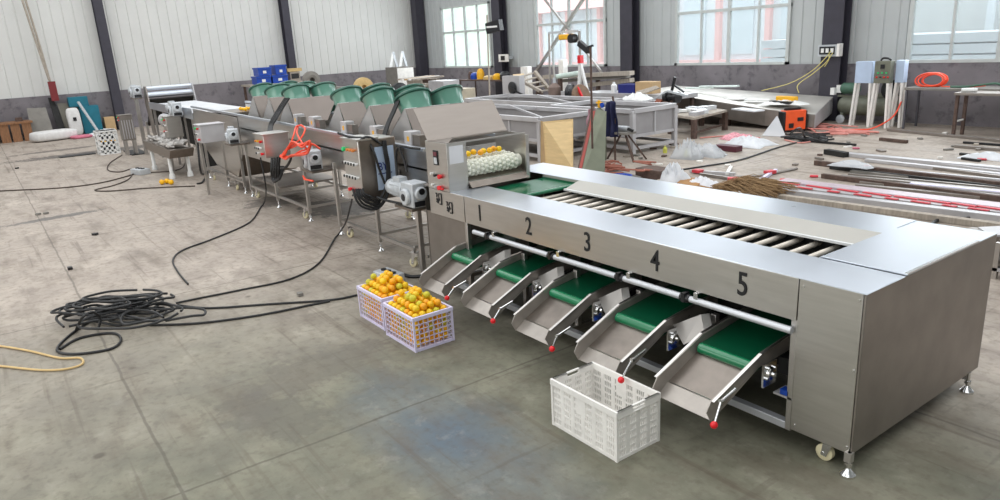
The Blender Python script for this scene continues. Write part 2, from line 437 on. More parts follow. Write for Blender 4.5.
# crossed braces in front of the second window
mb = MB().bar((-21.2, YB-0.2, 1.15), (-17.6, YB-0.2, 4.35), 0.09).bar((-17.6, YB-0.26, 1.1), (-21.2, YB-0.26, 4.3), 0.06)
struct(mb, 'trim_10', TUBE)

# ---------------- outside
OUTG = mat('outside_ground', (190,196,186), 0.9, 0, 0.1, 1)
struct(MB().box(-60, 25, YB+0.4, 60, -0.3, -0.15), 'ground', OUTG)
HILL = mat('hill_green', (196,212,190), 0.9, 0, 0.2, 0.6)  # green bleached to imitate an overexposed view outside
mb = MB(); n = 24; vs = []; fs = []
for i in range(n+1):
    xx = -60+i*(34/n)
    for j in range(7):
        t = j/6; vs.append((xx, YB+9+t*16, -0.2+14*t**0.8+0.9*math.sin(xx*0.8+j)+0.5*math.sin(xx*2.1+j*2)))
for i in range(n):
    for j in range(6): fs.append((i*7+j, (i+1)*7+j, (i+1)*7+j+1, i*7+j+1))
mb.add(vs, fs); o = mb.build('hillside', HILL); tag(o, kind='structure')
BW = mat('building_white', (226,232,236), 0.8, 0, 0.04, 2)
BR = mat('building_red', (240,186,180), 0.8, 0, 0.06, 3)  # building colours bleached to imitate overexposed daylight
BG = mat('building_blue_grey', (208,218,224), 0.8, 0, 0.04, 2)
bld = thing('neighbour_building', 'pale building with red columns and red tiled roof seen through the windows', 'building', (-20, YB+8, -0.15))
MB().box(-34, -24, YB+8, YB+14, -0.15, 3.6).box(-24, -14.6, YB+8, YB+14, -0.15, 5.2).build('wall', BW, bld)
for k in range(8):
    x0 = -33.2+k*2.3
    MB().box(x0, x0+0.22, YB+7.8, YB+8, -0.15, 3.6 if k < 4 else 5.2).build('column', BR, bld)
    MB().box(x0+0.6, x0+1.7, YB+7.93, YB+8, 1.3, 3.9).build('window', BG, bld)
MB().box(-34, -14.6, YB+7.75, YB+8, 0.9, 1.1).build('red_band', BR, bld)
MB().prism([(-34.5, YB+7.2, 3.6), (-34.5, YB+14.5, 3.6), (-34.5, YB+11, 6.4)], (10.4, 0, 0)).build('roof', BR, bld)
shed = thing('outside_shed', 'pale grey plastered shed seen through the right window', 'building', (-5, YB+7, -0.15))
MB().box(-14, 2, YB+7, YB+11, -0.15, 7).build('wall', mat('shed_plaster', (206,208,206), 0.9, 0, 0.1, 0.8), shed)
for k in range(4):
    MB().box(-9.2+k*1.2, -9.0+k*1.2, YB+6.9, YB+7, -0.15, 7).build('post', BW, shed)
mb = MB()
for k in range(8): mb.box(-13.5, -3+0.1*(k % 2), YB+2.4, YB+4.8, -0.15+k*0.26, 0.07+k*0.26)
solo(mb, 'panel_stack', BW, 'stack of white insulated panels outside the right window', 'panel stack')

# ---------------- light
w = bpy.data.worlds.new('overcast'); bpy.context.scene.world = w; w.use_nodes = True
bg = w.node_tree.nodes['Background']; bg.inputs['Color'].default_value = (0.86, 0.94, 1.0, 1); bg.inputs['Strength'].default_value = 3.0
def area(name, loc, sx, sy, power, color=(1,1,1), rot=(0,0,0)):
    d = bpy.data.lights.new(name, 'AREA'); d.shape = 'RECTANGLE'; d.size = sx; d.size_y = sy; d.energy = power; d.color = color
    o = bpy.data.objects.new(name, d); COL.objects.link(o); o.location = loc; o.rotation_euler = rot
    return o
# roof-light strips under the ceiling
for i, xx in enumerate((-26, -19.5, -13, -6.5, 0.5)):
    area('roof_light', (xx, 4.6, ZC-0.15), 4.6, 22, 640, (0.95, 0.98, 1.0))
# daylight entering through the windows
for a, b2 in WIN:
    area('window_daylight', ((a+b2)/2, YB-0.5, 2.6), b2-a, 2.4, 110, (0.9, 0.96, 1.0), (math.radians(-90), 0, 0))
# added fill light behind the camera, with no doorway there
area('front_fill', (-6, YF+0.3, 3.0), 12, 5, 420, (1.0, 0.98, 0.95), (math.radians(90), 0, 0))
vs = bpy.context.scene.view_settings
vs.view_transform = 'Standard'; vs.look = 'None'; vs.exposure = 0.0; vs.gamma = 1.0
bpy.context.scene.cycles.use_denoising = True
bpy.context.scene.cycles.max_bounces = 8
# ================================================================== FRUIT SORTING MACHINE
sm = thing('fruit_sorting_machine', 'long stainless steel fruit sorting machine numbered 1 to 5 with green outlet belts', 'machine', (-3.6, 4.0, 0))
ZT = 1.02; Y0 = 3.33; Y1 = 4.85; XE = -1.63
# end cabinet
MB().box(XE-0.012, XE, Y0, Y1, 0.13, ZT-0.003).build('end_panel', STEELB, sm, bevel=0.003)
pn = MB().box(-1.985, XE-0.014, Y0-0.002, Y0+0.01, 0.125, ZT-0.003).build('side_panel', STEEL, sm, bevel=0.003)
for x, z in ((-1.96, .16), (-1.96, .98), (-1.66, .16), (-1.66, .98), (-1.66, .6)): MB().cyl((x, Y0-0.006, z), (x, Y0-0.001, z), 0.007, n=8).build('screw', CHROME, pn)
# lid over the end cabinet and joint lip
MB().box(-2.1, XE+0.004, 3.725, 4.58, ZT, ZT+0.008).build('cover_sheet', STEELT, sm, bevel=0.002)
MB().box(XE-.012, XE+.006, 3.725, 4.58, ZT+.006, ZT+.013).build('cover_edge', CHROME, sm)
mb = MB().box(-5.43, XE+0.002, Y0-0.003, 3.715, ZT-0.006, ZT+0.001)
mb.build('top_apron', STEELT, sm, bevel=0.004)
mb = MB().box(-4.9, -2.1, 4.42, Y1, ZT, ZT+0.004).box(-5.43, -4.9, 4.42, Y1, ZT, ZT+0.004).box(-5.95, -5.43, 4.42, Y1, ZT, ZT+0.004).box(-2.1, XE, 4.58, Y1, ZT-0.006, ZT+0.001)
mb.box(-2.11, -2.1, 3.72, 4.24, ZT-0.12, ZT)
mb.build('rear_cover', STEELT, sm)
MB().plate([(-4.9, 4.42, ZT+.002), (-2.1, 4.42, ZT+.002), (-2.1, 4.245, ZT-.05), (-4.9, 4.245, ZT-.05)], .004).box(-5.43, -4.9, 4.418, 4.424, ZT-.06, ZT).build('sloped_cover', mat('sloped_matt_steel', (176,173,166), .5, .25, .04, 3), sm)
MB().box(-4.9, -2.1, 4.225, 4.247, ZT-.062, ZT-.046).build('bright_lip', mat('lip_white_steel', (238,240,240), .35, .3, .02, 3), sm)
MB().box(-5.95, XE-0.02, Y1-0.015, Y1-0.003, 0.13, ZT).build('rear_panel', STEELB, sm)
MB().box(-5.4, -2.12, 3.68, 4.5, 0.78, 0.80).box(-5.4, -2.12, 4.40, 4.415, 0.8, .96).box(-5.4, -2.12, 3.68, 3.695, 0.8, 1.0).build('roller_well', DARK, sm)  # near-black colour puts the shade below the rollers into the well
for i in range(21):
    x = -2.33-i*0.1305
    mb = MB().cyl((x, 3.70, 0.91), (x, 4.31, 0.91), 0.0185, n=12).cyl((x, 4.31, 0.91), (x, 4.34, 0.91), 0.014, n=10)
    mb.build('roller', ROLLM, sm)
MB().box(-5.0, -2.25, 4.34, 4.36, 0.89, 0.925).build('roller_chain', BLACK, sm)
# numbered front panel
MB().box(-5.2, -1.99, Y0-0.003, Y0+0.008, 0.775, ZT-0.004).box(-5.2, -1.99, Y0, Y0+0.05, 0.775, 0.779).build('number_panel', STEEL, sm, bevel=0.002)
for i, x in enumerate((-4.965, -4.29, -3.62, -2.985, -2.33)):
    text_part(str(i+1), 'numeral', INK, 0.20, (x, Y0-0.006, 0.895), (1,0,0), (0,0,1), sm, sx=0.78, bold=.0012)
# feed-end panel with two stencilled marks
lp = MB().box(-5.8, -5.21, Y0-0.004, Y0+0.008, 0.775, ZT-0.004).build('feed_end_panel', STEEL, sm, bevel=0.002)
for k in range(2):
    ox, oz = -5.62+k*0.175, 0.935-k*0.058
    mb = MB()
    def st(x0, z0, x1, z1, w=0.010): mb.bar((ox+x0, Y0-0.006, oz+z0), (ox+x1, Y0-0.006, oz+z1), 0.004, w)
    st(-.06, .045, -.035, .045); st(-.035, .045, -.045, .01); st(-.05, -.005, -.01, -.03, .02); st(-.055, -.03, -.02, -.045); st(-.02, .03, .0, .0)
    st(-.01, .045, .04, .05); st(.04, .05, .04, -.05, .013); st(.0, -.05, .04, -.05); st(-.02, -.005, .01, -.01, .018); st(-.01, .045, -.0, .03)
    mb.build('stencil_mark', INK, lp)
# body sheets below at the feed end
MB().box(-5.93, -5.25, Y0+0.03, Y0+0.042, 0.2, 0.775).build('lower_side_sheet', STEELB, sm)
MB().box(-5.95, -5.94, Y0+0.03, Y1-0.02, 0.2, 1.0).build('feed_end_plate', STEELB, sm)
# frame
MB().bar((-5.9, Y0+0.03, 0.13), (-1.99, Y0+0.03, 0.13), 0.05, 0.045).build('front_rail', ALU, sm, bevel=.003)
mb = MB().bar((-5.9, Y1-0.06, 0.13), (-1.65, Y1-0.06, 0.13), 0.05, 0.045)
mb.box(-2.02, -1.985, Y0, Y0+0.05, 0.11, 0.78).box(-5.24, -5.2, Y0+0.01, Y0+0.05, 0.11, 0.78)
for x in (-4.55, -3.9, -3.25, -2.62): mb.box(x-0.02, x+0.02, Y0+0.12, Y0+0.16, 0.13, 0.6)
for x in (-5.6, -3.9, -2.6, -2.02): mb.bar((x, Y0+0.03, 0.13), (x, Y1-0.06, 0.13), 0.045)
mb.build('base_frame', TUBE, sm, bevel=0.003)
MB().box(-5.2, -2.0, 3.93, 3.95, 0.16, 0.78).build('shade_panel', DARK, sm)  # near-black sheet stands in for the shade inside the machine
MB().box(-5.2, -2.0, 3.4, 3.9, 0.775, 0.78).build('shade_sheet', DARK, sm)  # near-black too, shade under the top put into its colour
# air line bar with fittings
ab = MB().cyl((-5.05, Y0-0.02, 0.722), (-2.0, Y0-0.02, 0.722), 0.021, n=14).build('air_bar', ALU, sm)
for x in (-4.83, -4.0, -3.28, -2.72): 
    MB().lathe((x-0.035, Y0-0.02, 0.722), (x+0.035, Y0-0.02, 0.722), [(0.026,0),(0.03,0.2),(0.024,0.4),(0.03,0.6),(0.026,1)], 14).box(x-0.012, x+0.012, Y0-0.05, Y0, 0.70, 0.76).build('black_coupling', BLACKP, ab)
    MB().box(x+0.07, x+0.10, Y0-0.035, Y0+0.02, 0.735, 0.775).cyl((x+0.085, Y0-0.02, 0.77), (x+0.085, Y0-0.02, 0.785), 0.008, n=8).build('bar_clamp', CHROME, ab)
# feet and castors
def foot(x, y, parent, h=0.13, r=0.035, m=CHROME):
    mb = MB().lathe((x, y, 0), (x, y, h), [(r*1.15, 0), (r*1.15, 0.1), (r*0.5, 0.28), (0.011, 0.34), (0.011, 1.0)], 16)
    mb.cyl((x, y, h*0.45), (x, y, h*0.58), 0.02, n=6)
    return mb.build('levelling_foot', m, parent)
def castor(x, y, parent, ztop=0.13, r=0.045, rz=0.0):
    c, s = math.cos(rz), math.sin(rz)
    def q(a, b2, z): return (x+a*c-b2*s, y+a*s+b2*c, z)
    mb = MB().obox(q(0.02, 0, ztop-0.004), (0.09, 0.07, 0.008), rz)
    for e in (-1, 1): mb.plate([q(0.0, e*0.026, ztop), q(0.055, e*0.026, ztop), q(0.02, e*0.026, r-0.015), q(-0.012, e*0.026, r-0.012)], 0.004)
    o = mb.build('castor', CHROME, parent)
    MB().lathe(q(0, -0.02, r), q(0, 0.02, r), [(r*0.75, 0), (r, 0.15), (r, 0.85), (r*0.75, 1)], 20).build('wheel', mat('castor_wheel', (222,212,176), 0.5), o)
    MB().cyl(q(0, -0.03, r), q(0, 0.03, r), 0.011, n=10).build('axle', CHROME, o)
    return o
foot(-1.64, Y0-0.005, sm, 0.14); foot(-1.63, Y1-0.13, sm, 0.14); foot(-5.86, Y0+0.1, sm, 0.2); foot(-5.86, Y1-0.1, sm, 0.2)
for x in (-1.66,):
    MB().box(x, x+0.036, Y0-0.022, Y0+0.014, 0.085, 0.14).build('leg', TUBE, sm); MB().box(x-0.018, x+0.018, Y1-0.138, Y1-0.102, 0.085, 0.14).build('leg', TUBE, sm)
castor(-1.80, Y0+0.05, sm, 0.13, 0.048); castor(-1.80, Y1-0.2, sm, 0.13, 0.048)
# ---- outlet units
def yz(x, pts): return [(x, y, z) for y, z in pts]
for i, xc in enumerate((-5.075, -4.395, -3.715, -3.03, -2.345)):
    L, R = xc-0.195, xc+0.195
    def P(x, y, z): return (x-(.05*(3.25-y)/.38 if y < 3.25 else 0), y, z)
    mb = MB()
    prof = [(3.78, .625), (3.25, .555), (2.90, .37), (2.868, .31), (2.90, .245), (3.0, .305), (3.25, .47), (3.78, .50)]
    mb.prism([P(L, y, z) for y, z in prof], (0.006, 0, 0)); mb.prism([P(R-.006, y, z) for y, z in prof], (0.006, 0, 0))
    mb.build('outlet_chute', CHUTE, sm)
    ch = [o for o in KIDS(sm) if o.name.startswith('outlet_chute')][-1]
    for e, d in ((L, -1), (R, 1)):
        mb = MB()
        mb.plate([P(e, 3.78, .627), P(e+d*0.018, 3.78, .627), P(e+d*0.018, 3.25, .557), P(e, 3.25, .557)], 0.004)
        mb.plate([P(e, 3.249, .557), P(e+d*0.018, 3.249, .557), P(e+d*0.018, 2.90, .367), P(e, 2.90, .367)], 0.004)
        mb.build('flange', STEEL, ch)
    MB().plate([P(L, 3.249, .475), P(R, 3.249, .475), P(R, 2.98, .315), P(L, 2.98, .315)], 0.005).build('chute_floor', mat('chute_floor_steel', (130,122,115), .34, .9, .16, 9, rvar=.1), ch)
    MB().plate([P(L, 2.98, .315), P(R, 2.98, .315), P(R, 2.90, .25), P(L, 2.90, .25)], 0.005).build('drop_lip', CHUTE, ch)
    MB().bar(P(L, 2.983, .319), P(R, 2.983, .319), .006).build('fold_glint', CHROME, ch)  # bright bar imitates the glint along the chute fold
    mb = MB().cyl((L+0.01, 3.225, .475), (R-0.01, 3.225, .475), 0.033, n=18)
    pr = [(3.225, .508), (3.9, .60), (3.9, .53), (3.225, .442)]
    mb.prism([(L+0.012, y, z) for y, z in pr], (R-L-0.024, 0, 0))
    bl = mb.build('outlet_belt', mat('belt_mid_green', (7,74,48), .32, 0, .1, 3, coat=.3), sm)
    MB().cyl((L+0.012, 3.221, .476), (R-0.012, 3.221, .476), 0.0345, n=18).build('belt_nose', mat('belt_nose_lit', (20,120,78), .25, 0, .05, 3, coat=.6), bl)  # brighter green copy of the belt imitates light on its front roll
    # lever with red ball
    kb = gy(*((447,298),(493,321),(552,349),(621,380),(714,425))[i], 2.80); kt = gy(*((454,288),(500,309),(557,336),(632,360),(721,401))[i], 2.88)
    lv = MB().cyl(kt, kb, 0.006, n=8).cyl(kt, kt+Vector((0,.12,.03)), 0.008, n=8).cyl(kt-Vector((0,.008,0)), kt+Vector((0,.012,0)), .014, n=10).build('lever', CHROME, sm)
    MB().ball(kb, 0.021).build('ball_knob', RED, lv)
    # bearing, drive motor, guard
    bx = R+0.028
    be = MB().box(bx, bx+0.012, 3.24, 3.36, .36, .50)
    for a in range(4):
        be.cyl((bx+0.01, 3.30+0.042*math.cos(a*PI/2+.6), .435+0.042*math.sin(a*PI/2+.6)), (bx+0.025, 3.30+0.042*math.cos(a*PI/2+.6), .435+0.042*math.sin(a*PI/2+.6)), 0.009, n=6)
    be.lathe((bx+0.01, 3.30, .435), (bx+0.045, 3.30, .435), [(0.04,0),(0.036,.5),(0.016,.6),(0.012,1)], 14)
    be.build('bearing', CHROME, sm)
    MB().cyl((bx+0.0, 3.5, .42), (bx+0.0, 3.78, .46), 0.045, n=14).box(bx-0.04, bx+0.05, 3.46, 3.56, .37, .47).build('drive_motor', BLACKP, sm)
    if i > 0 or True:
        g = xc-0.36
        if i: MB().plate([(g-0.13, 3.33, .50), (g+0.05, 3.38, .61), (g+0.12, 3.33, .51), (g+0.0, 3.28, .42)], 0.004).plate([(g+0.05, 3.38, .61), (g+0.08, 3.42, .615), (g+0.15, 3.37, .515), (g+0.12, 3.33, .51)], 0.004).build('guard_plate', mat('guard_steel', (176,172,168), .35, .6, .05, 6), sm)
    MB().box(bx+0.02, bx+0.17, 3.33, 3.45, .30, .312).build('mounting_plate', GREYL, sm)
    MB().box(bx+0.06, bx+0.11, 3.33, 3.38, .315, .345).build('valve', BLUE, sm)
    MB().box(bx+0.02, bx+0.2, 3.52, 3.64, .36, .372).build('board', PLY, sm)
# ---- brush box at the feed end
BX = -5.43; BF = -5.8; BZ = 1.46; BY = 4.22
MB().box(BF, BX, Y0-0.004, Y0+0.006, ZT, BZ).build('control_face', STEEL, sm, bevel=0.002)
cf = [o for o in KIDS(sm) if o.name.startswith('control_face')][0]
mb = MB().box(-5.66, -5.585, Y0-0.012, Y0-0.004, 1.25, 1.385).build('display', BLACKP, cf)
MB().box(-5.65, -5.595, Y0-0.016, Y0-0.012, 1.335, 1.37).build('screen', mat('dark_red_display', (110,50,60), 0.3), cf)
MB().box(-5.648, -5.597, Y0-0.016, Y0-0.012, 1.262, 1.32).build('keypad', GREYP, cf)
for x, z, m, nm, r in ((-5.70, 1.165, WHITE, 'push_button', .012), (-5.64, 1.155, BLACKP, 'push_button', .014), (-5.56, 1.15, RED, 'stop_button', .022), (-5.70, 1.06, WHITE, 'push_button', .012), (-5.64, 1.05, GREYP, 'push_button', .013), (-5.58, 1.045, RED, 'stop_button', .022)):
    MB().lathe((x, Y0-0.004, z), (x, Y0-0.034, z), [(r*.8,0),(r*.8,.4),(r,.5),(r*.9,1)], 14).build(nm, m, cf)
MB().box(-5.57, -5.50, Y0-0.036, Y0-0.02, 1.035, 1.05).build('key_switch', RED, cf)
mb = MB().box(BX-0.01, BX, Y0+0.006, 3.535, ZT, BZ).box(BX-0.01, BX, 3.535, BY, 1.07, 1.09).box(BX-0.01, BX, 3.535, BY, BZ-0.014, BZ)
mb.build('box_front', STEEL, sm)
MB().box(BX, BX+0.002, Y0+0.02, 3.5, 1.27, 1.43).build('paper_sheet', PAPER, sm)
MB().plate([(BX+0.03, BY, ZT), (BX+0.03, BY, BZ-.02), (BF-0.12, BY, BZ), (BF-0.12, BY, ZT)], 0.008).box(BX+.02, BX+.035, BY-.03, BY+.01, ZT, BZ-.02).build('box_side_plate', STEEL, sm)
MB().box(BF-0.01, BF, Y0, BY, ZT, 1.2).box(BF-0.12, BX-0.03, Y0+0.006, BY-0.01, ZT+0.005, ZT+0.012).build('box_back', STEELB, sm)
MB().plate([(BX+0.0, 3.535, 1.085), (BX+0.0, BY-0.01, 1.085), (BX-0.09, BY-0.01, 1.12), (BX-0.09, 3.535, 1.12)], 0.006).plate([(BX, 3.54, 1.08), (BX, BY-0.01, 1.08), (BX+0.05, BY-0.01, ZT+0.01), (BX+0.05, 3.54, ZT+0.01)], 0.005).build('brush_tray', STEELD, sm)
# brush rollers with tufted bristles
for k, (bx, bz, rr) in enumerate(((-5.52, 1.19, .07), (-5.66, 1.21, .06))):
    mb = MB().cyl((bx, 3.4, bz), (bx, BY-0.03, bz), rr*0.86, n=16)
    for a in range(10):
        for b2 in range(12):
            th = 2*PI*(a+0.5*(b2 % 2))/10; y = 3.57+b2*(BY-0.10-3.57)/11
            mb.ball((bx+rr*.84*math.cos(th), y, bz+rr*.84*math.sin(th)), 0.024, 8, 6)
    mb.build('brush_roller', BRISTLE, sm)
LIDP = [(BX+0.02, Y0, BZ), (BX+0.02, BY, BZ-0.0)]
mb = MB().plate([(-5.74, Y0-0.01, BZ), (-5.74, BY+0.01, BZ), (-5.96, BY+0.01, 1.745), (-5.96, Y0-0.01, 1.745)], 0.006)
ld = mb.build('lid', STEELS, sm)
MB().box(BF, BX-0.01, Y0, Y0+0.03, BZ-0.004, BZ+0.002).box(-5.76, -5.70, Y0, BY, BZ-0.01, BZ).plate([(BX, Y0, BZ+.002), (-5.74, Y0, BZ+.002), (-5.74, 3.6, BZ+.002), (BX, 3.35, BZ+.002)], 0.004).build('box_top', STEELB, sm)
# infeed belt
mb = MB().box(-5.42, -4.95, 3.76, 4.40, 0.955, 0.988).cyl((-4.95, 3.76, .970), (-4.95, 4.40, .970), 0.019, n=12)
mb.build('infeed_belt', mat('infeed_green', (16,110,74), .14, 0, .08, 3, coat=.6), sm)
MB().box(-5.43, -4.93, 4.402, 4.412, 0.955, 1.0).build('belt_guide', BELT, sm)

def fruit(c, r, k, label, group, rnd=True):
    return None
# ---- oranges
FR = []
for m in FRUIT:
    mb = MB().ball((0,0,0), 0.033, 12, 8, 0.94)
    me = mb.build('orange', m); FR.append(me.data); bpy.data.objects.remove(me)
def orange(p, s, label, group, k=None):
    k = k if k is not None else random.choices((0,1,2,3), (5,4,3,1.2))[0]
    o = bpy.data.objects.new('orange', FR[k]); COL.objects.link(o); o.location = p; o.scale = (s, s, s)
    o.rotation_euler = (random.uniform(-.6,.6), random.uniform(-.6,.6), random.uniform(0,6))
    return tag(o, label, 'fruit', group)
for k in range(9):
    orange((-5.6+random.uniform(-.02,.02), 3.56+k*0.058, 1.31+random.uniform(-.004,.012)), 0.9, 'small orange fruit lying on the white brush roller under the open lid', 'oranges on the brush roller', k % 3)

# ---- crates
def lattice_wall(mb, p0, p1, z0, z1, nx, nz, t, wv, wh):
    p0 = Vector(p0); p1 = Vector(p1)
    for i in range(nx+1):
        q = p0.lerp(p1, i/nx); al = abs(p1.x-p0.x) > abs(p1.y-p0.y); a, b2 = (wv/2, t/2) if al else (t/2, wv/2)
        if i in (0, nx): continue
        mb.box(q.x-a, q.x+a, q.y-b2, q.y+b2, z0, z1)
    for j in range(nz+1):
        z = z0+(z1-z0)*j/nz; mb.bar((p0.x, p0.y, z), (p1.x, p1.y, z), t, wh)
def crate(name, m, label, group, x0, x1, y0, y1, h, nx, ny, nz, flare=0.012, vx=0.012, hz=0.009, groups=None):
    c = ((x0+x1)/2, (y0+y1)/2, 0)
    t = thing(name, label, 'crate', c, group)
    th = 0.006
    mb = MB().box(x0+.004, x1-.004, y0+.004, y1-.004, 0.004, 0.012)
    mb.box(x0-.004, x1+.004, y0-.004, y0+.012, 0, 0.022).box(x0-.004, x1+.004, y1-.012, y1+.004, 0, 0.022).box(x0-.004, x0+.012, y0, y1, 0, 0.022).box(x1-.012, x1+.004, y0, y1, 0, 0.022)
    mb.build('base', m, t)
    mb = MB(); H = h-0.03
    lattice_wall(mb, (x0+.003, y0+.003, 0), (x1-.003, y0+.003, 0), .02, H, nx, nz, th, vx, hz)
    mb.build('side_wall', m, t); mb = MB()
    lattice_wall(mb, (x0+.003, y1-.003, 0), (x1-.003, y1-.003, 0), .02, H, nx, nz, th, vx, hz)
    mb.build('side_wall', m, t)
    mb = MB()
    lattice_wall(mb, (x0+.003, y0+.003, 0), (x0+.003, y1-.003, 0), .02, H, ny, nz, th, vx, hz)
    mb.build('end_wall', m, t); mb = MB()
    lattice_wall(mb, (x1-.003, y0+.003, 0), (x1-.003, y1-.003, 0), .02, H, ny, nz, th, vx, hz)
    mb.build('end_wall', m, t)
    for x in (x0, x1):
        for y in (y0, y1): MB().box(x-.008, x+.008, y-.008, y+.008, 0.0, h-.01).build('corner_post', m, t)
    e = flare
    mb = MB().box(x0-e, x1+e, y0-e, y0+.006, h-.032, h).box(x0-e, x1+e, y1-.006, y1+e, h-.032, h)
    mb.box(x0-e, x0+.006, y0, y1, h-.032, h).box(x1-.006, x1+e, y0, y1, h-.032, h)
    mb.build('rim', m, t, bevel=0.003)
    return t
crate('plastic_crate', LAV, 'lavender plastic crate heaped with oranges, the one nearer the camera', None, -5.10, -4.62, 2.41, 2.76, .29, 10, 8, 6, vx=.005, hz=.006)
crate('plastic_crate', LAV, 'lavender plastic crate heaped with oranges, the one behind, partly hidden', None, -5.66, -5.20, 2.44, 2.79, .29, 10, 8, 6, vx=.005, hz=.006)
def fill(x0, x1, y0, y1, h, label, group, top_peak, n_max):
    r = .0345; n = 0; st = .064
    nx = int((x1-x0-.01)/st); ny = int((y1-y0-.01)/st)
    sx = (x1-x0-2*r-.024)/(nx-1); sy = (y1-y0-2*r-.024)/(ny-1)
    nl = 5
    for l in range(nl+2):
        for i in range(nx):
            for j in range(ny):
                edge = (i == nx-1) or (j == 0)
                px = x0+r+.012+sx*i; py = y0+r+.012+sy*j; pz = .014+r+l*.066*.86 if l < nl else .014+r+(nl-1)*.066*.86+(l-nl+1)*.05
                if l < nl-1 and not edge: continue
                if l >= nl:
                    if i == nx-1 or j == ny-1: continue
                    px += sx*.5; py += sy*.5
                    u = (i-(nx-2)/2)/((nx-1)/2); v = (j-(ny-2)/2)/((ny-1)/2); k2 = max(abs(u), abs(v))
                    if l == nl+1:
                        px -= sx*.5; py -= sy*.5
                        if i == 0 or j == 0 or k2 > .6*top_peak or (i+j) % 3 == 0: continue
                    elif k2 > .95*top_peak: continue
                jit = .001 if (l < nl-1) else .003
                px = min(max(px+random.uniform(-jit, jit), x0+r+.009), x1-r-.009); py = min(max(py+random.uniform(-jit, jit), y0+r+.009), y1-r-.009)
                orange((px, py, pz+random.uniform(-jit, jit)*.6), random.uniform(.88, .97), label, group); n += 1
    return n
n1 = fill(-5.10, -4.62, 2.41, 2.76, .29, 'small orange fruit filling the nearer lavender crate', 'oranges in the nearer lavender crate', 1.25, 130)
n2 = fill(-5.66, -5.20, 2.44, 2.79, .29, 'small orange fruit filling the rear lavender crate', 'oranges in the rear lavender crate', 1.4, 130)
print('ORANGES', n1, n2)
# white empty crate: slotted walls in panels
def slot_crate():
    x0, x1, y0, y1, h = -3.07, -2.525, 2.51, 2.845, .314
    t = thing('plastic_crate', 'empty white slotted plastic crate standing in front of the outlet chutes', 'crate', ((x0+x1)/2, (y0+y1)/2, 0))
    MB().box(x0+.003, x1-.003, y0+.003, y1-.003, 0, .01).box(x0-.006, x1+.006, y0-.006, y0+.004, 0, .02).box(x0-.006, x0+.004, y0, y1, 0, .02).box(x1-.004, x1+.006, y0-.006, y1+.006, 0, .02).box(x0, x1, y1-.004, y1+.006, 0, .02).build('base', WHITED, t)
    def wall(a, b2, nm, npan, ns, handle):
        mb = MB(); a = Vector(a); b2 = Vector(b2); L = (b2-a).length; u = (b2-a)/L
        nrow = 6; zb, zt = .018, h-.035
        for j in range(nrow+1):
            z = zb+(zt-zb)*j/nrow; mb.bar(a+Vector((0,0,z)), b2+Vector((0,0,z)), .007, .013)
        pw = L/npan
        for i in range(npan+1):
            q = a+u*(pw*i); ww = .024 if 0 < i < npan else .016; dx, dy = abs(u.x)*ww/2+abs(u.y)*.0045, abs(u.y)*ww/2+abs(u.x)*.0045; mb.box(q.x-dx, q.x+dx, q.y-dy, q.y+dy, zb, zt)
        for i in range(npan):
            mid = handle and i == npan//2
            for k in range(1, ns):
                q = a+u*(pw*i+pw*k/ns)
                dx, dy = abs(u.x)*.0035+abs(u.y)*.003, abs(u.y)*.0035+abs(u.x)*.003; mb.box(q.x-dx, q.x+dx, q.y-dy, q.y+dy, zb, zt)
        n = u.cross(Vector((0,0,1)))
        if handle is None:
            c = a+u*L*.47; mb.obox(c+Vector((0,0,zt-.055)), (.085, .012, .105), math.atan2(u.y, u.x))
        mb.build(nm, WHITED, t)
    wall((x0,y0,0), (x1,y0,0), 'side_wall', 6, 6, None); wall((x0,y1,0), (x1,y1,0), 'side_wall', 6, 6, None)
    wall((x0,y0,0), (x0,y1,0), 'end_wall', 4, 6, False); wall((x1,y0,0), (x1,y1,0), 'end_wall', 4, 6, False)
    mb = MB().box(x0-.012, x1+.012, y0-.012, y0+.004, h-.04, h).box(x0-.012, x1+.012, y1-.004, y1+.012, h-.04, h)
    for xa, xb in ((x0-.012, x0+.004), (x1-.004, x1+.012)):
        mb.box(xa, xb, y0, y0+.12, h-.04, h).box(xa, xb, y1-.12, y1, h-.04, h).box(xa, xb, y0, y1, h-.01, h).box(xa, xb, y0, y1, h-.05, h-.038)
    mb.build('rim', WHITED, t, bevel=.003)
    for x in (x0, x1):
        for y in (y0, y1): MB().box(x-.009, x+.009, y-.009, y+.009, 0, h-.01).build('corner_post', WHITED, t)
slot_crate()
# ================================================================== DRYING CONVEYOR WITH GREEN BLOWERS
dc = thing('drying_conveyor', 'stainless drying conveyor with wedge hoods and rows of tilted green blower drums', 'conveyor', (-9.3, 4.1, 0))
RZ = 1.31; CY0, CY1 = 3.56, 4.62
def rail_z(x): return 1.29 + (-x-6.2)*0.010
for y, nm in ((CY0, 'side_sheet'), (CY1, 'side_sheet')):
    MB().prism([(-6.2, y, RZ-.02), (-12.4, y, RZ+.045), (-12.4, y, .70), (-10.2, y, .70), (-9.2, y, .86), (-6.2, y, .90)], (0, .008, 0)).build(nm, STEEL, dc)
for y in (CY0-.01, CY1+.01):
    MB().bar((-6.2, y, RZ), (-12.4, y, RZ+.065), .045, .035).build('top_rail', STEELT, dc, bevel=.004)
MB().plate([(-6.2, CY0, 1.1), (-6.2, CY1, 1.1), (-12.4, CY1, 1.16), (-12.4, CY0, 1.16)], .02).build('conveyor_bed', STEELB, dc)
MB().plate([(-6.19, CY0, .9), (-6.19, CY1, .9), (-6.19, CY1, 1.28), (-6.19, CY0, 1.28)], .008).build('end_sheet', STEEL, dc)
for x in (-7.44, -8.56, -9.61, -10.91, -12.2):
    for y in (CY0, CY1):
        zt = .95
        lg = MB().box(x-.022, x+.022, y-.03, y+.014, .12, zt).build('leg', TUBE, dc, bevel=.003)
        foot(x, y-.008, lg, .13, .03)
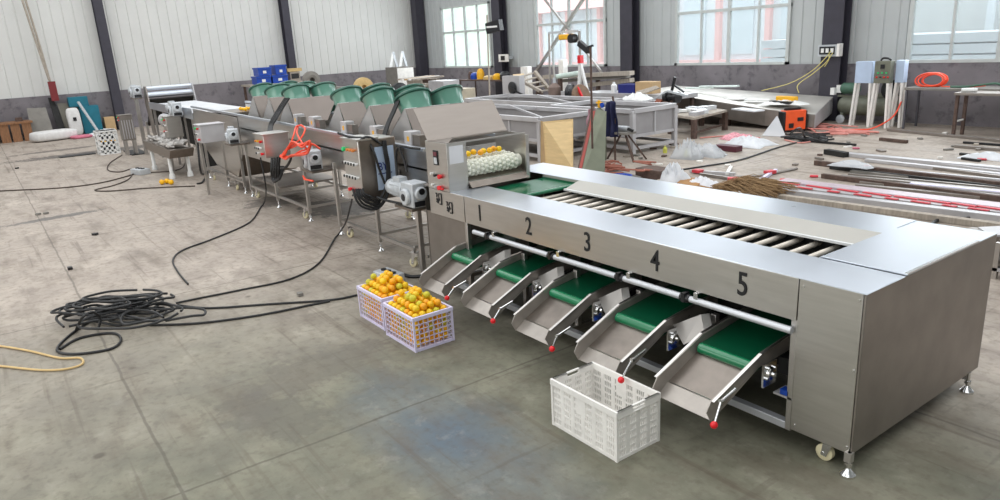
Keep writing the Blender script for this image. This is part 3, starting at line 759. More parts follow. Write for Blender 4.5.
for a, b2 in ((-6.62, -8.5), (-9.61, -12.2)):
    for y in (CY0, CY1): MB().bar((a, y, .19), (b2, y, .19), .035, .035).build('lower_rail', TUBE, dc)
for x in (-6.64, -7.44, -8.5, -9.61, -10.91, -12.2):
    MB().bar((x, CY0, .21), (x, CY1, .21), .03, .03).build('cross_rail', TUBE, dc)
for x in (-7.5, -8.5): MB().bar((x, CY0+.02, .62), (x, CY1, .62), .03, .03).build('cross_rail', TUBE, dc)
for x, y in ((-6.62, CY0-.03), (-8.35, CY0+.02), (-6.6, CY1), (-8.69, CY1), (-9.87, CY0+.02), (-12.05, CY0+.03), (-9.9, CY1), (-12.05, CY1)):
    castor(x, y, dc, .17, .05, rz=.3)
# sheet shelf hanging under the far half
MB().box(-12.1, -10.9, CY0+.05, CY1-.05, .30, .33).build('drip_shelf', STEELB, dc)
# hoods with two blowers each
AXD = Vector((-.45, 0, .893))
for xa in (-12.12, -11.33, -10.55, -8.72, -7.82, -6.96):
    ya, yb = 3.78, 4.58
    top = 1.66; bz = 1.31
    mb = MB()
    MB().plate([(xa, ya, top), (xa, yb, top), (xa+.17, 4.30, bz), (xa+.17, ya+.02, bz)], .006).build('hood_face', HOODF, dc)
    mb.add([(xa+.17, ya, bz), (xa-.45, ya, bz), (xa-.03, ya, top), (xa, ya, top)], [(0,1,2,3)])
    mb.add([(xa+.17, 4.30, bz), (xa-.45, 4.4, bz), (xa-.03, yb, top), (xa, yb, top)], [(0,3,2,1)])
    mb.plate([(xa-.02, ya, top), (xa-.02, yb, top), (xa-.45, 4.5, bz), (xa-.45, ya, bz)], .006)
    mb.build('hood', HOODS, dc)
    for yc in (4.02, 4.45):
        p = Vector((xa-.09, yc, 1.45)); q = p+AXD*.345
        fa = MB().lathe(p, q, [(.165, 0), (.172, .3), (.195, .95), (.212, 1.0), (.212, 1.04), (.185, 1.04), (.16, .3), (.05, .28)], 36, caps=False).build('blower', FANG, dc, smooth=50)
        MB().lathe(p+AXD*.33, q+AXD*.02, [(.200, 0), (.220, .25), (.220, .8), (.21, 1), (.185, .6)], 36, caps=False).build('blower_rim', RIMG, fa)
        mb = MB().cyl(p+AXD*.12, p+AXD*.26, .07, n=14)
        for a in range(6):
            u = AXD.orthogonal().normalized(); v = AXD.cross(u); d = u*math.cos(a*PI/3)+v*math.sin(a*PI/3)
            mb.plate([p+AXD*.15+d*.06, p+AXD*.2+d*.06+AXD.cross(d)*.05, p+AXD*.2+d*.16+AXD.cross(d)*.05, p+AXD*.15+d*.16], .004)
        mb.build('impeller', BLACKP, fa)
# white junction boxes with yellow warning mark
for px, s in ((-6.55, .12), (-7.35, .12), (-8.15, .12), (-9.15, .13), (-9.75, .09)):
    y = CY0+.02
    j = MB().box(px-s, px+s*.2, y, y+.12, rail_z(px)+.02, rail_z(px)+.17).build('junction_box', GREYL, dc, bevel=.004)
    MB().box(px-s*.45, px-s*.15, y-.003, y, rail_z(px)+.07, rail_z(px)+.12).build('warning_label', YEL, j)
    MB().box(px+s*.2, px+s*1.4, y+.02, y+.10, rail_z(px)+.02, rail_z(px)+.14).build('socket_recess', STEELB, j)

def gearmotor(loc, label, m=GREYP, s=1.0, rz=0.0, name='gear_motor'):
    t = thing(name, label, 'motor', loc); t.rotation_euler = (0, 0, rz)
    ORIG[t.name] = Vector((0,0,0))
    mb = MB()
    mb.lathe((-.42*s, 0, .12*s), (-.10*s, 0, .12*s), [(.05*s,0),(.07*s,.05),(.075*s,.2),(.075*s,.25),(.07*s,.27),(.075*s,.85),(.085*s,.9),(.085*s,1)], 20)
    for a in range(12): mb.bar((-.33*s, .07*s*math.cos(a*PI/6), .12*s+.07*s*math.sin(a*PI/6)), (-.14*s, .07*s*math.cos(a*PI/6), .12*s+.07*s*math.sin(a*PI/6)), .008*s, .014*s)
    mb.box(-.3*s, -.18*s, -.04*s, .04*s, .18*s, .225*s)
    o = mb.build('motor_body', m, t, smooth=50)
    mb = MB().box(-.10*s, .10*s, -.075*s, .075*s, .0, .21*s).lathe((0, -.075*s, .09*s), (0, -.11*s, .09*s), [(.075*s,0),(.07*s,1)], 18).lathe((.10*s, 0, .12*s), (.13*s, 0, .12*s), [(.06*s,0),(.055*s,1)], 18)
    o = mb.build('gearbox', m, t, bevel=.01*s)
    MB().cyl((0, -.111*s, .09*s), (0, -.114*s, .09*s), .032*s, n=16).build('shaft_opening', BLACKP, o); MB().cyl((.131*s, 0, .14*s), (.134*s, 0, .14*s), .028*s, n=14).build('shaft_opening', BLACKP, o); MB().box(.101*s, .104*s, -.06*s, .06*s, .01*s, .055*s).build('slot', BLACKP, o)
    return t
def stand_leg(x, y, z, parent=None): pass
# drive motor of the sorting machine feed
mt = gearmotor((-6.08, 3.32, .80), 'light grey gear motor on a bracket beside the feed end of the sorting machine', s=1.15)
br = thing('motor_stand', 'single stainless post carrying the grey gear motor beside the sorter', 'stand', (-6.25, 3.45, 0))
MB().box(-6.28, -6.235, 3.42, 3.465, 0, .77).build('post', TUBE, br); MB().box(-6.33, -5.97, 3.22, 3.5, .77, .795).build('bracket', STEELD, br)
MB().bar((-6.26, 3.5, .2), (-6.26, CY0-.04, .2), .03).build('tie_bar', TUBE, br)
gearmotor((-8.72, 3.36, .88), 'light grey gear motor draped with orange-red hose on the drying conveyor', s=1.15, rz=-.2)
MB().box(-8.9, -8.55, 3.26, 3.555, .85, .875).build('motor_bracket', STEELD, dc)
gearmotor((-12.12, 3.36, .95), 'light grey gear motor beside the small cabinet on the washing section', s=1.1, rz=-.2)
MB().box(-12.32, -11.95, 3.26, 3.555, .92, .945).build('motor_bracket', STEELD, dc)

# control cabinets
def cabinet(name, x0, x1, y0, y1, z0, z1, label, rows, legs=None, poster=False, m=STEEL):
    t = thing(name, label, 'control box', ((x0+x1)/2, (y0+y1)/2, 0))
    b = MB().box(x0, x1, y0, y1, z0, z1).build('housing', m, t, bevel=.006)
    MB().box(x0-.01, x1+.02, y0-.02, y1+.01, z1, z1+.015).build('rain_edge', m, t)
    W = x1-x0; Hh = z1-z0
    for vz, items in rows:
        for u, mm in items:
            r = .035*W if mm is not RED else .045*W
            if mm is GREENL: r = .055*W
            c = (x0+u*W, y0, z0+vz*Hh)
            o = MB().lathe(c, (c[0], y0-.035, c[2]), [(r*.9,0),(r*.9,.3),(r*1.15,.35),(r*1.1,1)], 12).build('push_button' if mm is not RED else 'stop_button', mm, t)
            if mm is WHITE: MB().box(c[0]-r*.3, c[0]+r*.3, y0-.05, y0-.035, c[2]-r, c[2]+r).build('knob_bar', BLACKP, o)
    if poster:
        MB().box(x1, x1+.012, y0+.03, y1-.01, z0+.03, z1-.02).build('door', STEELD, t, bevel=.003)
        ps = MB().box(x1+.012, x1+.015, y0+.17, y1-.02, z0+.10*Hh/.68, z1-.08).build('info_sheet', POSTER, t)
        text_part('BYI', 'lettering', INKB, .10, (x1+.017, y0+.26, z0+.52*Hh), (0,1,0), (0,0,1), t)
        MB().box(x1+.015, x1+.017, y0+.2, y1-.06, z0+.42*Hh, z0+.425*Hh).build('text_line', INKB, t)
    for lx, ly, w in (legs or []):
        lg = MB().box(lx-w, lx+w, ly-w, ly+w, 0, z0).build('leg', TUBE, t)
    return t
cabinet('control_cabinet', -7.12, -6.74, 3.08, 3.30, .775, 1.415, 'large stainless control cabinet with rows of buttons and a pale blue sheet on its door', [(.84, [(.17,GREENL),(.42,AMBER),(.6,AMBER),(.78,AMBER)]), (.62, [(.14,WHITE),(.32,WHITE),(.5,WHITE),(.68,WHITE),(.86,WHITE)]), (.40, [(.14,WHITE),(.32,WHITE),(.5,WHITE),(.68,WHITE),(.86,WHITE)]), (.18, [(.3,RED),(.62,RED)])], [])
MB().bar((-6.93, 3.5, 1.0), (-6.93, 3.55, 1.0), .3, .08).build('mounting_bracket', TUBE, [o for o in COL.objects if o.name.startswith('control_cabinet')][0])
# the cabinet door faces the sorter
cab = [o for o in COL.objects if o.name.startswith('control_cabinet')][0]
MB().box(-6.74, -6.728, 3.085, 3.50, .785, 1.41).build('door', STEELD, cab, bevel=.003)
MB().box(-7.12, -6.74, 3.30, 3.50, .775, 1.415).build('rear_housing', STEEL, cab)
MB().box(-6.728, -6.725, 3.255, 3.47, .88, 1.33).build('info_sheet', POSTER, cab)
text_part('BYI', 'lettering', INKB, .12, (-6.722, 3.34, 1.12), (0,1,0), (0,0,1), cab, sx=.8)
MB().box(-6.725, -6.722, 3.27, 3.43, 1.045, 1.055).build('text_line', INKB, cab)
cabinet('control_cabinet', -9.98, -9.62, 3.05, 3.40, .97, 1.275, 'small stainless control box with amber and red buttons beside the drying conveyor', [(.72, [(.25,AMBER),(.5,YEL),(.78,RED)]), (.42, [(.25,WHITE),(.45,WHITE),(.65,WHITE)]), (.18, [(.3,WHITE),(.78,RED)])], [])
cabinet('control_cabinet', -13.12, -12.78, 3.02, 3.42, .93, 1.225, 'pale control box with green and red buttons on a thin leg by the washing section', [(.82, [(.3,GREENL),(.7,RED)]), (.5, [(.3,WHITE),(.6,WHITE)]), (.2, [(.35,WHITE),(.7,RED)])], [(-13.08, 3.06, .02)], m=GREYL)
cabinet('control_cabinet', -16.6, -16.25, 3.2, 3.5, .75, 1.18, 'narrow control box with a green lamp beside the inspection table', [(.86, [(.3,GREENL),(.7,RED)]), (.6, [(.35,WHITE),(.7,WHITE)]), (.3, [(.35,RED),(.7,WHITE)])], [(-16.55, 3.24, .02), (-16.3, 3.46, .02)])
cabinet('control_cabinet', -21.1, -20.75, 3.0, 3.3, .38, 1.02, 'pale slatted cabinet with a green lamp at the far end of the line', [(.93, [(.35,GREENL),(.7,RED)]), (.82, [(.35,WHITE),(.7,RED)])], [(-21.05, 3.05, .03), (-20.8, 3.05, .03), (-21.05, 3.26, .03), (-20.8, 3.26, .03)], m=STEELB)
fcab = [o for o in COL.objects if o.name.startswith('control_cabinet')][-1]
for k in range(5): MB().box(-20.75, -20.735, 3.02+.06*k, 3.04+.06*k, .42, .9).build('slat', GREYL, fcab)

# ================================================================== WASHING SECTION, INSPECTION TABLE, FAR ELEVATOR
ws = thing('washing_conveyor', 'deep-sided stainless washing conveyor between the dryer and the far roller table', 'conveyor', (-14, 4.1, 0))
for y in (CY0, CY1): MB().prism([(-12.45, y, 1.32), (-15.4, y, 1.36), (-15.4, y, .85), (-14.2, y, .35), (-12.9, y, .25), (-12.45, y, .7)], (0, .008, 0)).build('side_sheet', STEEL, ws)
MB().plate([(-12.9, CY0, .26), (-12.9, CY1, .26), (-12.46, CY1, .7), (-12.46, CY0, .7)], .01).plate([(-12.9, CY0, .26), (-12.9, CY1, .26), (-14.2, CY1, .36), (-14.2, CY0, .36)], .01).build('tank_bottom', STEELD, ws)
for y in (CY0-.01, CY1+.01): MB().bar((-12.42, y, 1.375), (-15.38, y, 1.40), .045, .035).build('top_rail', STEELT, ws)
for x in (-12.6, -13.6, -14.9):
    for y in (CY0, CY1): foot(x, y, MB().box(x-.022, x+.022, y-.022, y+.022, .12, .9).build('leg', TUBE, ws), .13, .03)
for y in (CY0, CY1): MB().bar((-12.6, y, .2), (-14.9, y, .2), .035).build('lower_rail', TUBE, ws)
castor(-13.1, CY0, ws, .17, .05); castor(-14.6, CY0, ws, .17, .05)
MB().box(-13.9, -13.1, 3.7, 4.5, 1.25, 1.36).build('tray', STEELD, ws)
for k in range(5): orange((-13.5+k*.075, 3.95+(k % 2)*.09, 1.395), 1.0, 'orange fruit lying on the washing conveyor', 'oranges on the washing conveyor', 0)
MB().box(-15.9, -15.88, 3.7, 4.6, .1, 1.2).build('shade_partition', DARK, ws)  # added near-black sheet imitates shade below the line
it = thing('inspection_table', 'long bright-topped stainless inspection roller table at the far left of the line', 'table', (-17.6, 4.2, 0))
MB().plate([(-15.42, CY0, 1.26), (-15.42, 4.65, 1.26), (-19.75, 4.65, 1.28), (-19.75, CY0, 1.28)], .03).build('table_top', FILM, it)
MB().prism([(-15.42, CY0-.02, 1.36), (-19.6, CY0-.02, 1.36), (-19.6, CY0-.02, 1.2), (-15.42, CY0-.02, 1.14)], (0, .01, 0)).build('side_sheet', STEELT, it)
for x in (-15.7, -17.6, -19.4):
    for y in (3.6, 4.6): MB().box(x-.025, x+.025, y-.025, y+.025, 0, 1.25).build('leg', TUBE, it)
for x in (-16.6, -17.4, -18.3): MB().box(x-.25, x+.3, 3.9, 3.95, .45, 1.22).build('shade_backing', DARK, it)  # near-black panels added as the shaded space under the table
MB().cyl((-17.9, 3.5, 1.02), (-17.3, 3.5, 1.02), .14, n=20).cyl((-17.1, 3.5, 1.02), (-16.8, 3.5, 1.02), .12, n=20).build('blower_drum', GREYL, it)
for x in (-16.2, -16.9, -18.2): MB().bar((x, 3.56, .35), (x, 3.56, 1.2), .04).build('upright', TUBE, it)
gearmotor((-16.1, 3.4, 1.2), 'light grey gear motor on the near edge of the inspection table', s=1.3)
gearmotor((-20.4, 3.45, 1.45), 'light grey gear motor high on the far roller elevator', s=1.4)
b5 = thing('motor_stand', 'post carrying the gear motor of the far roller elevator', 'stand', (-20.45, 3.42, 0)); MB().box(-20.5, -20.4, 3.38, 3.46, 0, 1.42).build('post', TUBE, b5); MB().box(-20.7, -20.25, 3.32, 3.55, 1.42, 1.447).build('bracket', STEELD, b5)
fe = thing('roller_elevator', 'tall far frame with three horizontal rollers at the end of the line', 'elevator', (-20.6, 4.3, 0))
for y in (3.62, 4.74): MB().prism([(-20.1, y, 1.72), (-20.35, y, 1.72), (-20.5, y, 1.3), (-20.0, y, 0.0), (-19.8, y, 0.0), (-20.0, y, 1.3)], (0, .03, 0)).build('side_plate', STEELB if y < 4 else GREYL, fe)
for x, z, r in ((-20.2, 1.66, .05), (-20.2, 1.50, .075)): MB().cyl((x, 3.65, z), (x, 4.74, z), r, n=20).build('roller', STEELT, fe)
MB().plate([(-20.1, 3.66, 1.40), (-20.1, 4.73, 1.40), (-20.9, 4.73, .7), (-20.9, 3.66, .7)], .03).build('ramp', DARK, fe)
for x, y in ((-20.9, 3.64), (-20.9, 4.72)): MB().box(x-.03, x+.03, y-.03, y+.03, 0, .8).build('leg', TUBE, fe)
bt = thing('fruit_tub', 'long grey tray on white legs heaped with pale trimmings below the inspection table', 'tray', (-16.5, 3.3, 0))
MB().prism([(-17.6, 2.95, .44), (-15.3, 2.95, .44), (-15.1, 2.95, .62), (-17.8, 2.95, .62)], (0, .45, 0)).build('trough', STEELD, bt)
for x in (-17.3, -15.6):
    for y in (3.0, 3.35): MB().lathe((x, y, 0), (x, y, .44), [(.06,0),(.05,.2),(.035,.25),(.035,1)], 12).build('leg', WHITE, bt)
mb = MB(); random.seed(3)
for k in range(90):
    x = random.uniform(-17.6, -15.3); y = random.uniform(3.0, 3.35)
    mb.obox((x, y, .64+random.uniform(0, .09)), (random.uniform(.06,.18), random.uniform(.05,.12), .03), random.uniform(0,3), random.uniform(-.6,.6), random.uniform(-.6,.6))
tag(mb.build('trimmings', mat('grey_trimmings', (176,172,168), .6, .2, .3, 12), None), 'loose pile of pale film scraps in the long grey tray', 'scraps', kind='stuff')

# ================================================================== HOSES AND CABLES
def cable(name, pts, r, m, label, cat='cable', group=None, sub=6, n=6):
    pp = smooth_path(pts, sub)
    for q in pp: q.z = max(q.z, r+.001)
    return solo(MB().tube(pp, r, n), name, m, label, cat, group)
def multi(name, paths, r, m, label, cat, sub=6, n=6, group=None):
    mb = MB()
    for p in paths: mb.tube(smooth_path(p, sub), r, n)
    return solo(mb, name, m, label, cat, group)
# black cable bundle hanging on the large cabinet
YC = 3.0
def V(pp, dx=0.0, dz=0.0): return [gx(x, y, xx)+Vector((0, dx, dz)) for x, y, xx in pp]
ps = []
for k in range(6):
    o = k*.022
    ps.append(V([(384,141,-6.72),(385,150,-6.68),(388,168,-6.66),(390-k,186,-6.65),(386-k*1.5,200,-6.64),(377,209-k*1.6,-6.63),(364+k,207-k*2,-6.64),(357+k*1.2,199-k,-6.66),(354+k*1.5,189,-6.7)], .012*(k % 3)-.01))
ps.append(V([(338,133,-7.1),(350,137,-6.95),(366,139,-6.8),(373,150,-6.7),(379,168,-6.68),(385,184,-6.66)]))
ps.append(V([(359,141,-6.74),(366,137,-6.74),(374,139,-6.72),(381,144,-6.70)]))
ps.append(V([(395,192,-6.5),(397,178,-6.55),(396,160,-6.6),(399,147,-6.5),(412,148,-6.3),(420,149,-6.2)]))
ps.append(V([(399,147,-6.45),(404,160,-6.4),(407,172,-6.35)]))
ps.append(V([(377,197,-6.64),(385,200,-6.55),(398,203,-6.4),(410,206,-6.3)]))
multi('cable_bundle', ps, .013, BLACK, 'looped black cables hanging over the door of the large control cabinet', 'cable')
def gyl(pp): return [gy(x, y, yy) for x, y, yy in pp]
multi('cable_bundle', [gyl([(382+d,140,3.5),(384+d,132,3.56),(388+d,121,3.66),(393+d,110,3.76),(398+d,98,3.85)]) for d in (0, 1.2, 2.4)], .014, BLACK, 'thick black cables rising from the large cabinet past the near green blowers', 'cable')
multi('cable_bundle', [gyl([(268+d,134,3.30),(269+d*.8,126,3.42),(272+d,119,3.5),(278+d,109,3.64),(285+d,98,3.75)]) for d in (0, 1.5, 3.0, 4.2)], .015, BLACK, 'thick black cables rising from the small control box between the far blowers', 'cable')
ps = []
for k in range(4):
    ps.append(gyl([(272+k*2.6,157,3.36),(271.5+k*2.4,168,3.3),(272+k*2.2,178,3.3),(275+k*1.5,182-k,3.3),(279+k,176-k,3.32),(281+k,166,3.36)]))
ps.append(gyl([(281,168,3.3),(286,167,3.28),(290,161,3.28),(291,157,3.3)]))
multi('cable_bundle', ps, .018, BLACK, 'black cable loops hanging below the small amber-button control box', 'cable')
# orange-red hose draped on the motor
ps = []
random.seed(5)
for k in range(5):
    q = [(282,155),(286,149+k),(293,146-k),(302,144+k*.6),(310,143-k*.8),(308,149+k),(300,152+k*.8),(292,156),(285,157+k*.3),(281,156)]
    ps.append([gy(x+random.uniform(-1,1), y+random.uniform(-1,1), 3.2-.012*k) for x, y in q])
ps.append(gyl([(301,125,3.5),(296,127,3.45),(294,134,3.3),(291,143,3.22),(289,149,3.2)]))
ps.append(gyl([(301,125,3.5),(305,129,3.42),(301,138,3.3),(293,145,3.22)]))
ps.append(gyl([(298,127,3.5),(297,133,3.35),(301,141,3.24),(306,148,3.2)]))
ps.append(gyl([(302,146,3.2),(312,144,3.22),(320,149,3.3)]))
ps.append(gyl([(304,179,3.2),(308,180,3.2),(313,181,3.2)])); ps.append(gyl([(303,176,3.2),(306,180,3.2)]))
multi('air_hose', ps, .012, ORANGERED, 'tangled orange-red air hose draped over a gear motor on the conveyor rail', 'hose')
# floor cables
G = lambda *pp: [gz(x, y, .012) for x, y in pp]
cable('power_cable', [(-9.95, 3.08, .95), (-9.98, 3.1, .5)] + G((263,205),(250,222),(215,238),(183,250),(173,260),(178,272),(188,284)), .0105, BLACK, 'black cable running from the small control box down to the coiled cable heap')
cable('power_cable', [gy(353,195,3.08), gy(350,208,3.2), gy(346,222,3.3)] + G((338,235),(320,262),(290,279),(240,290),(200,298),(176,303)), .0105, BLACK, 'black cable hanging from the large cabinet and crossing the floor to the heap')
cable('power_cable', G((178,305),(210,308),(270,304),(330,300),(357,295)), .0105, BLACK, 'black cable from the heap towards the rear orange crate')
cable('power_cable', G((150,325),(200,323),(260,315),(310,305),(330,301)), .0105, BLACK, 'lower black cable curving from the heap to the crates')
cable('power_cable', [(-5.9, 3.36, .1)] + G((427,277),(410,277),(396,272)), .018, BLACK, 'short black cable leaving the grey socket box behind the crates')
random.seed(11); ps = []
c0 = gz(122, 322, 0)
for k in range(17):
    cx = c0.x+random.uniform(-.35,.28); cy = c0.y+random.uniform(-.25,.32); a0 = random.uniform(0,6); rx = random.uniform(.2,.5); ry = random.uniform(.10,.26); zz = .015+.012*k*.7
    rot = random.uniform(.6, 1.3)
    pp = []
    for q in range(11):
        a = a0+q*2*PI/10.3; x = rx*math.cos(a); y = ry*math.sin(a)*(1+.2*math.sin(3*a+k))
        pp.append((cx+x*math.cos(rot)-y*math.sin(rot), cy+x*math.sin(rot)+y*math.cos(rot), zz+.02*abs(math.sin(a*2+k))))
    ps.append(pp)
ps.append(G((95,318),(70,335),(57,350),(75,354),(110,349),(121,340),(112,333),(80,338),(60,349)))
a = gz(80,322); ps.append([gz(76,330,.02), gz(82,318,.18), gz(92,312,.2), gz(100,318,.12), gz(98,330,.02)])
multi('cable_heap', ps, .0115, BLACK, 'big tangled heap of black cable lying on the floor left of the crates', 'cable')
cable('rope', G((-30,343),(0,346),(30,351),(60,358),(80,358),(82,364),(66,369),(40,370),(0,366),(-30,364)), .009, TAN, 'pale tan cable looping in from the left edge of the floor', 'rope')
cable('power_cable', G((-20,193),(0,191),(60,188),(100,183),(128,176),(136,173)), .013, BROWNC, 'thin dark cable running along the left floor to the small grey socket')
cable('power_cable', G((141,173),(160,172),(177,170),(185,164),(186,150)), .012, BROWNC, 'dark cable from the grey socket back under the inspection table')
cable('power_cable', G((122,155),(110,163),(108,170),(120,172),(132,169),(130,178),(115,185),(95,190),(110,191),(150,188),(195,186)), .012, BROWNC, 'wriggling dark cable on the floor in front of the grey socket')
cable('power_cable', [(-13.0, 3.0, .93), (-13.05, 2.98, .4)] + G((208,172),(203,182),(197,184)), .018, BLACK, 'dark cable hanging from the pale control box to the floor')
def socket(loc, rz, label, s=1):
    t = thing('power_socket', label, 'socket', loc); ORIG[t.name] = Vector((0,0,0)); t.rotation_euler = (0,0,rz)
    MB().box(-.16*s, .16*s, -.09*s, .09*s, 0, .09*s).build('housing', GREYP, t, bevel=.01)
    for k in (-1, 0, 1): MB().cyl((k*.09*s, 0, .09*s), (k*.09*s, 0, .105*s), .03*s, n=12).build('outlet', BLACKP, t)
    return t
socket(gz(141,174), .3, 'small grey socket box on the floor left of the washing section', 1.3)
socket(gz(385,281)+Vector((0,.05,0)), .1, 'grey socket box on the floor right behind the orange crates', 1.0)
for k, (px, py) in enumerate(((162,182),(167,181),(171,182))): orange(gz(px, py, .05), 1.6, 'orange fruit dropped on the bare floor left of the line', 'oranges dropped on the floor', 0)
# ================================================================== LEFT BACK CORNER
random.seed(21)
def box_thing(name, x0, x1, y0, y1, z0, z1, m, label, cat, **k): return solo(MB().box(x0, x1, y0, y1, z0, z1), name, m, label, cat, bevel=.008, **k)
bn = thing('wooden_bench', 'low brown wooden bench of upright boards against the left wall', 'bench', (-29.1, .9, 0))
MB().box(-29.6, -28.7, -.4, 1.55, .58, .64).build('bench_top', WOOD, bn)
for k in range(6): MB().box(-28.78, -28.74, -.38+k*.32, -.12+k*.32, 0, .58).build('front_board', WOOD, bn)
for y in (-.35, 1.5): MB().box(-29.55, -29.45, y-.04, y+.04, 0, .58).build('leg', WOOD, bn)
for k, (y, w) in enumerate(((-.1, .2), (.5, .16), (1.1, .2))): box_thing('scrap_block', -29.3, -29.05, y, y+w, .641, .70+.03*k, RUST, 'small rusty block on the wooden bench', 'block', group='rusty blocks on the wooden bench')
solo(MB().plate([(-28.9, 1.45, .02), (-28.9, 2.1, .02), (-29.3, 2.05, 1.0), (-29.3, 1.5, 1.03)], .04), 'grey_board', GREYB, 'grey square board leaning in front of the left wall beside the bench', 'board')
solo(MB().plate([(-29.1, 2.28, 0.02), (-29.1, 2.5, .02), (-29.6, 2.35, 1.3), (-29.6, 2.2, 1.3)], .06), 'dark_plank', DARK, 'narrow dark plank leaning on the left wall under the hanging rods', 'plank')
solo(MB().plate([(-29.25, 2.5, 0.02), (-29.25, 2.95, .02), (-29.5, 2.72, 1.08), (-29.5, 2.42, 1.1)], .05), 'grey_board', mat('khaki_board', (120,116,106), .8), 'khaki grey board leaning behind the upright white sack', 'board')
def sack(name, c, size, rz, m, label, rx=0, ry=0, seed=0):
    mb = MB(); R = Matrix.Rotation(rz,3,'Z') @ Matrix.Rotation(rx,3,'X') @ Matrix.Rotation(ry,3,'Y'); c = Vector(c); rnd = random.Random(seed)
    nu, nv = 20, 12; vs = []
    for i in range(nv+1):
        th = PI*i/nv
        for j in range(nu):
            ph = 2*PI*j/nu
            f = lambda q: math.copysign(abs(q)**.45, q)
            g = 1+.05*math.sin(3*ph+seed)*math.sin(2*th)+rnd.uniform(-.02,.02)
            v = Vector((f(math.sin(th))*f(math.cos(ph))*size[0]/2*g, f(math.sin(th))*f(math.sin(ph))*size[1]/2*g, f(math.cos(th))*size[2]/2))
            vs.append(c+R @ v)
    fs = [(i*nu+j, i*nu+(j+1) % nu, (i+1)*nu+(j+1) % nu, (i+1)*nu+j) for i in range(nv) for j in range(nu)]
    mb.add(vs, fs); return solo(mb, name, m, label, 'sack', smooth=80)
s1 = sack('woven_sack', (-28.95, 2.78, .47), (.3, .42, .94), 0, WEAVE, 'upright white woven sack with a small dark mark against the left wall', ry=-.08)
c = s1.location
o = MB().box(-28.79, -28.775, 2.74, 2.84, .5, .62).build('printed_mark', INK, None); o.parent = s1; o.location = -c
s2 = sack('woven_sack', (-27.9, 2.0, .17), (.75, 1.35, .32), .35, WEAVE, 'white woven sack lying flat on the floor near the left wall', seed=3)
sack('woven_sack', (-27.6, 2.75, .05), (.5, .62, .10), .2, PINK, 'flattened pink sack on the floor beside the lying white sack', seed=5)
mb = MB()
for k in range(5): mb.obox((-27.9-.15*k, 3.1+.16*k, .03+.02*k), (.35, .3, .03), .4*k, .1, .12)
solo(mb, 'crumpled_paper', PAPER, 'crumpled white paper on the floor below the teal cabinet', 'paper')
tc = thing('teal_cabinet', 'teal blue steel cabinet with a pale strip leaning across it', 'cabinet', (-29.35, 3.2, 0))
MB().box(-29.6, -29.1, 3.03, 3.62, 0, .95).build('body', TEAL, tc, bevel=.01); MB().box(-29.55, -29.2, 2.75, 3.35, .95, 1.28).build('upper_box', TEAL, tc, bevel=.01)
solo(MB().bar((-28.6, 3.42, .0), (-29.03, 3.02, 1.12), .09, .04), 'metal_strip', GREYP, 'pale grey metal strip leaning across the teal cabinet', 'strip')
box_thing('cardboard_box', -29.5, -29.1, 3.72, 4.05, 0, .5, CARD, 'brown cardboard box between the teal cabinet and the steel column', 'box')
solo(MB().tube(smooth_path([(-29.3, 2.05, 4.9), (-29.3, 2.2, 3.2), (-29.3, 2.33, 1.9)], 5), .035, 8).tube(smooth_path([(-29.35, 2.15, 4.9), (-29.35, 2.28, 3.2), (-29.35, 2.38, 1.35)], 5), .035, 8), 'hanging_rods', WOODG, 'pair of long pale rods hanging on the left wall', 'rods')
solo(MB().box(-29.45, -29.3, 2.28, 2.5, 1.2, 1.85), 'red_tool', mat('dark_red', (120,40,44), .7), 'dark red tool hanging at the lower end of the rods on the left wall', 'tool')
# far crates of oranges
crate('plastic_crate', WHITE, 'pale crate with a row of oranges, far left near the roller elevator', None, -22.0, -21.55, 2.5, 2.98, .62, 4, 4, 4, vx=.05, hz=.07)
f_c = [o for o in COL.objects if o.name.startswith('plastic_crate')][-1]
for ch in KIDS(f_c): pass
for k in range(10): orange((-21.64, 2.57+k*.038, .30+.03*(k % 2)), .95, 'orange fruit inside the far lavender crate', 'oranges in the far crate', k % 3)
solo(MB().box(-21.9, -20.6, 3.1, 3.5, 0, .02), 'dark_mat', BLACK, 'black mat on the wet floor right of the far crate', 'mat')
solo(MB().box(-22.4, -22.05, 1.6, 2.45, 0, .02), 'dark_mat', BLACK, 'black strip of mat on the wet floor left of the far crate', 'mat')
# blue bins on a bench below the left wall
sh = thing('storage_bench', 'grey bench under the blue bins against the left wall', 'bench', (-28.6, 10.2, 0))
MB().box(-29.2, -28.0, 8.7, 11.2, 1.18, 1.24).build('bench_top', WOODG, sh)
for y in (8.8, 11.1):
    for x in (-29.1, -28.1): MB().box(x-.04, x+.04, y-.04, y+.04, 0, 1.18).build('leg', RUST, sh)
for k, (y, z, w) in enumerate(((9.0, 1.245, .55), (9.62, 1.245, .6), (9.1, 1.56, .5), (9.78, 1.56, .42))):
    t = thing('blue_bin', ['left lower blue plastic bin on the bench by the left wall', 'right lower blue plastic bin on the bench by the left wall', 'left upper blue plastic bin stacked by the left wall', 'right upper blue plastic bin stacked by the left wall'][k], 'bin', (-28.4, y+w/2, z))
    h = .30 if k < 3 else .36
    MB().box(-28.7, -28.1, y, y+w, z, z+h*.8).build('body', BLUE, t); MB().box(-28.73, -28.07, y-.02, y+w+.02, z+h*.8, z+h).build('rim', BLUE, t)
    MB().box(-28.095, -28.08, y+w*.35, y+w*.6, z+.08, z+.18).build('label_card', WHITE, t)
md = thing('measuring_device', 'small cream and black device on the bench beside the blue bins', 'device', (-28.4, 10.5, 1.245))
MB().box(-28.6, -28.3, 10.4, 10.8, 1.245, 1.62).build('housing', WOODG, md); MB().box(-28.3, -28.28, 10.45, 10.75, 1.36, 1.55).build('screen', BLACKP, md); MB().box(-28.62, -28.28, 10.3, 10.9, 1.63, 1.75).build('head_plate', TAN, md)

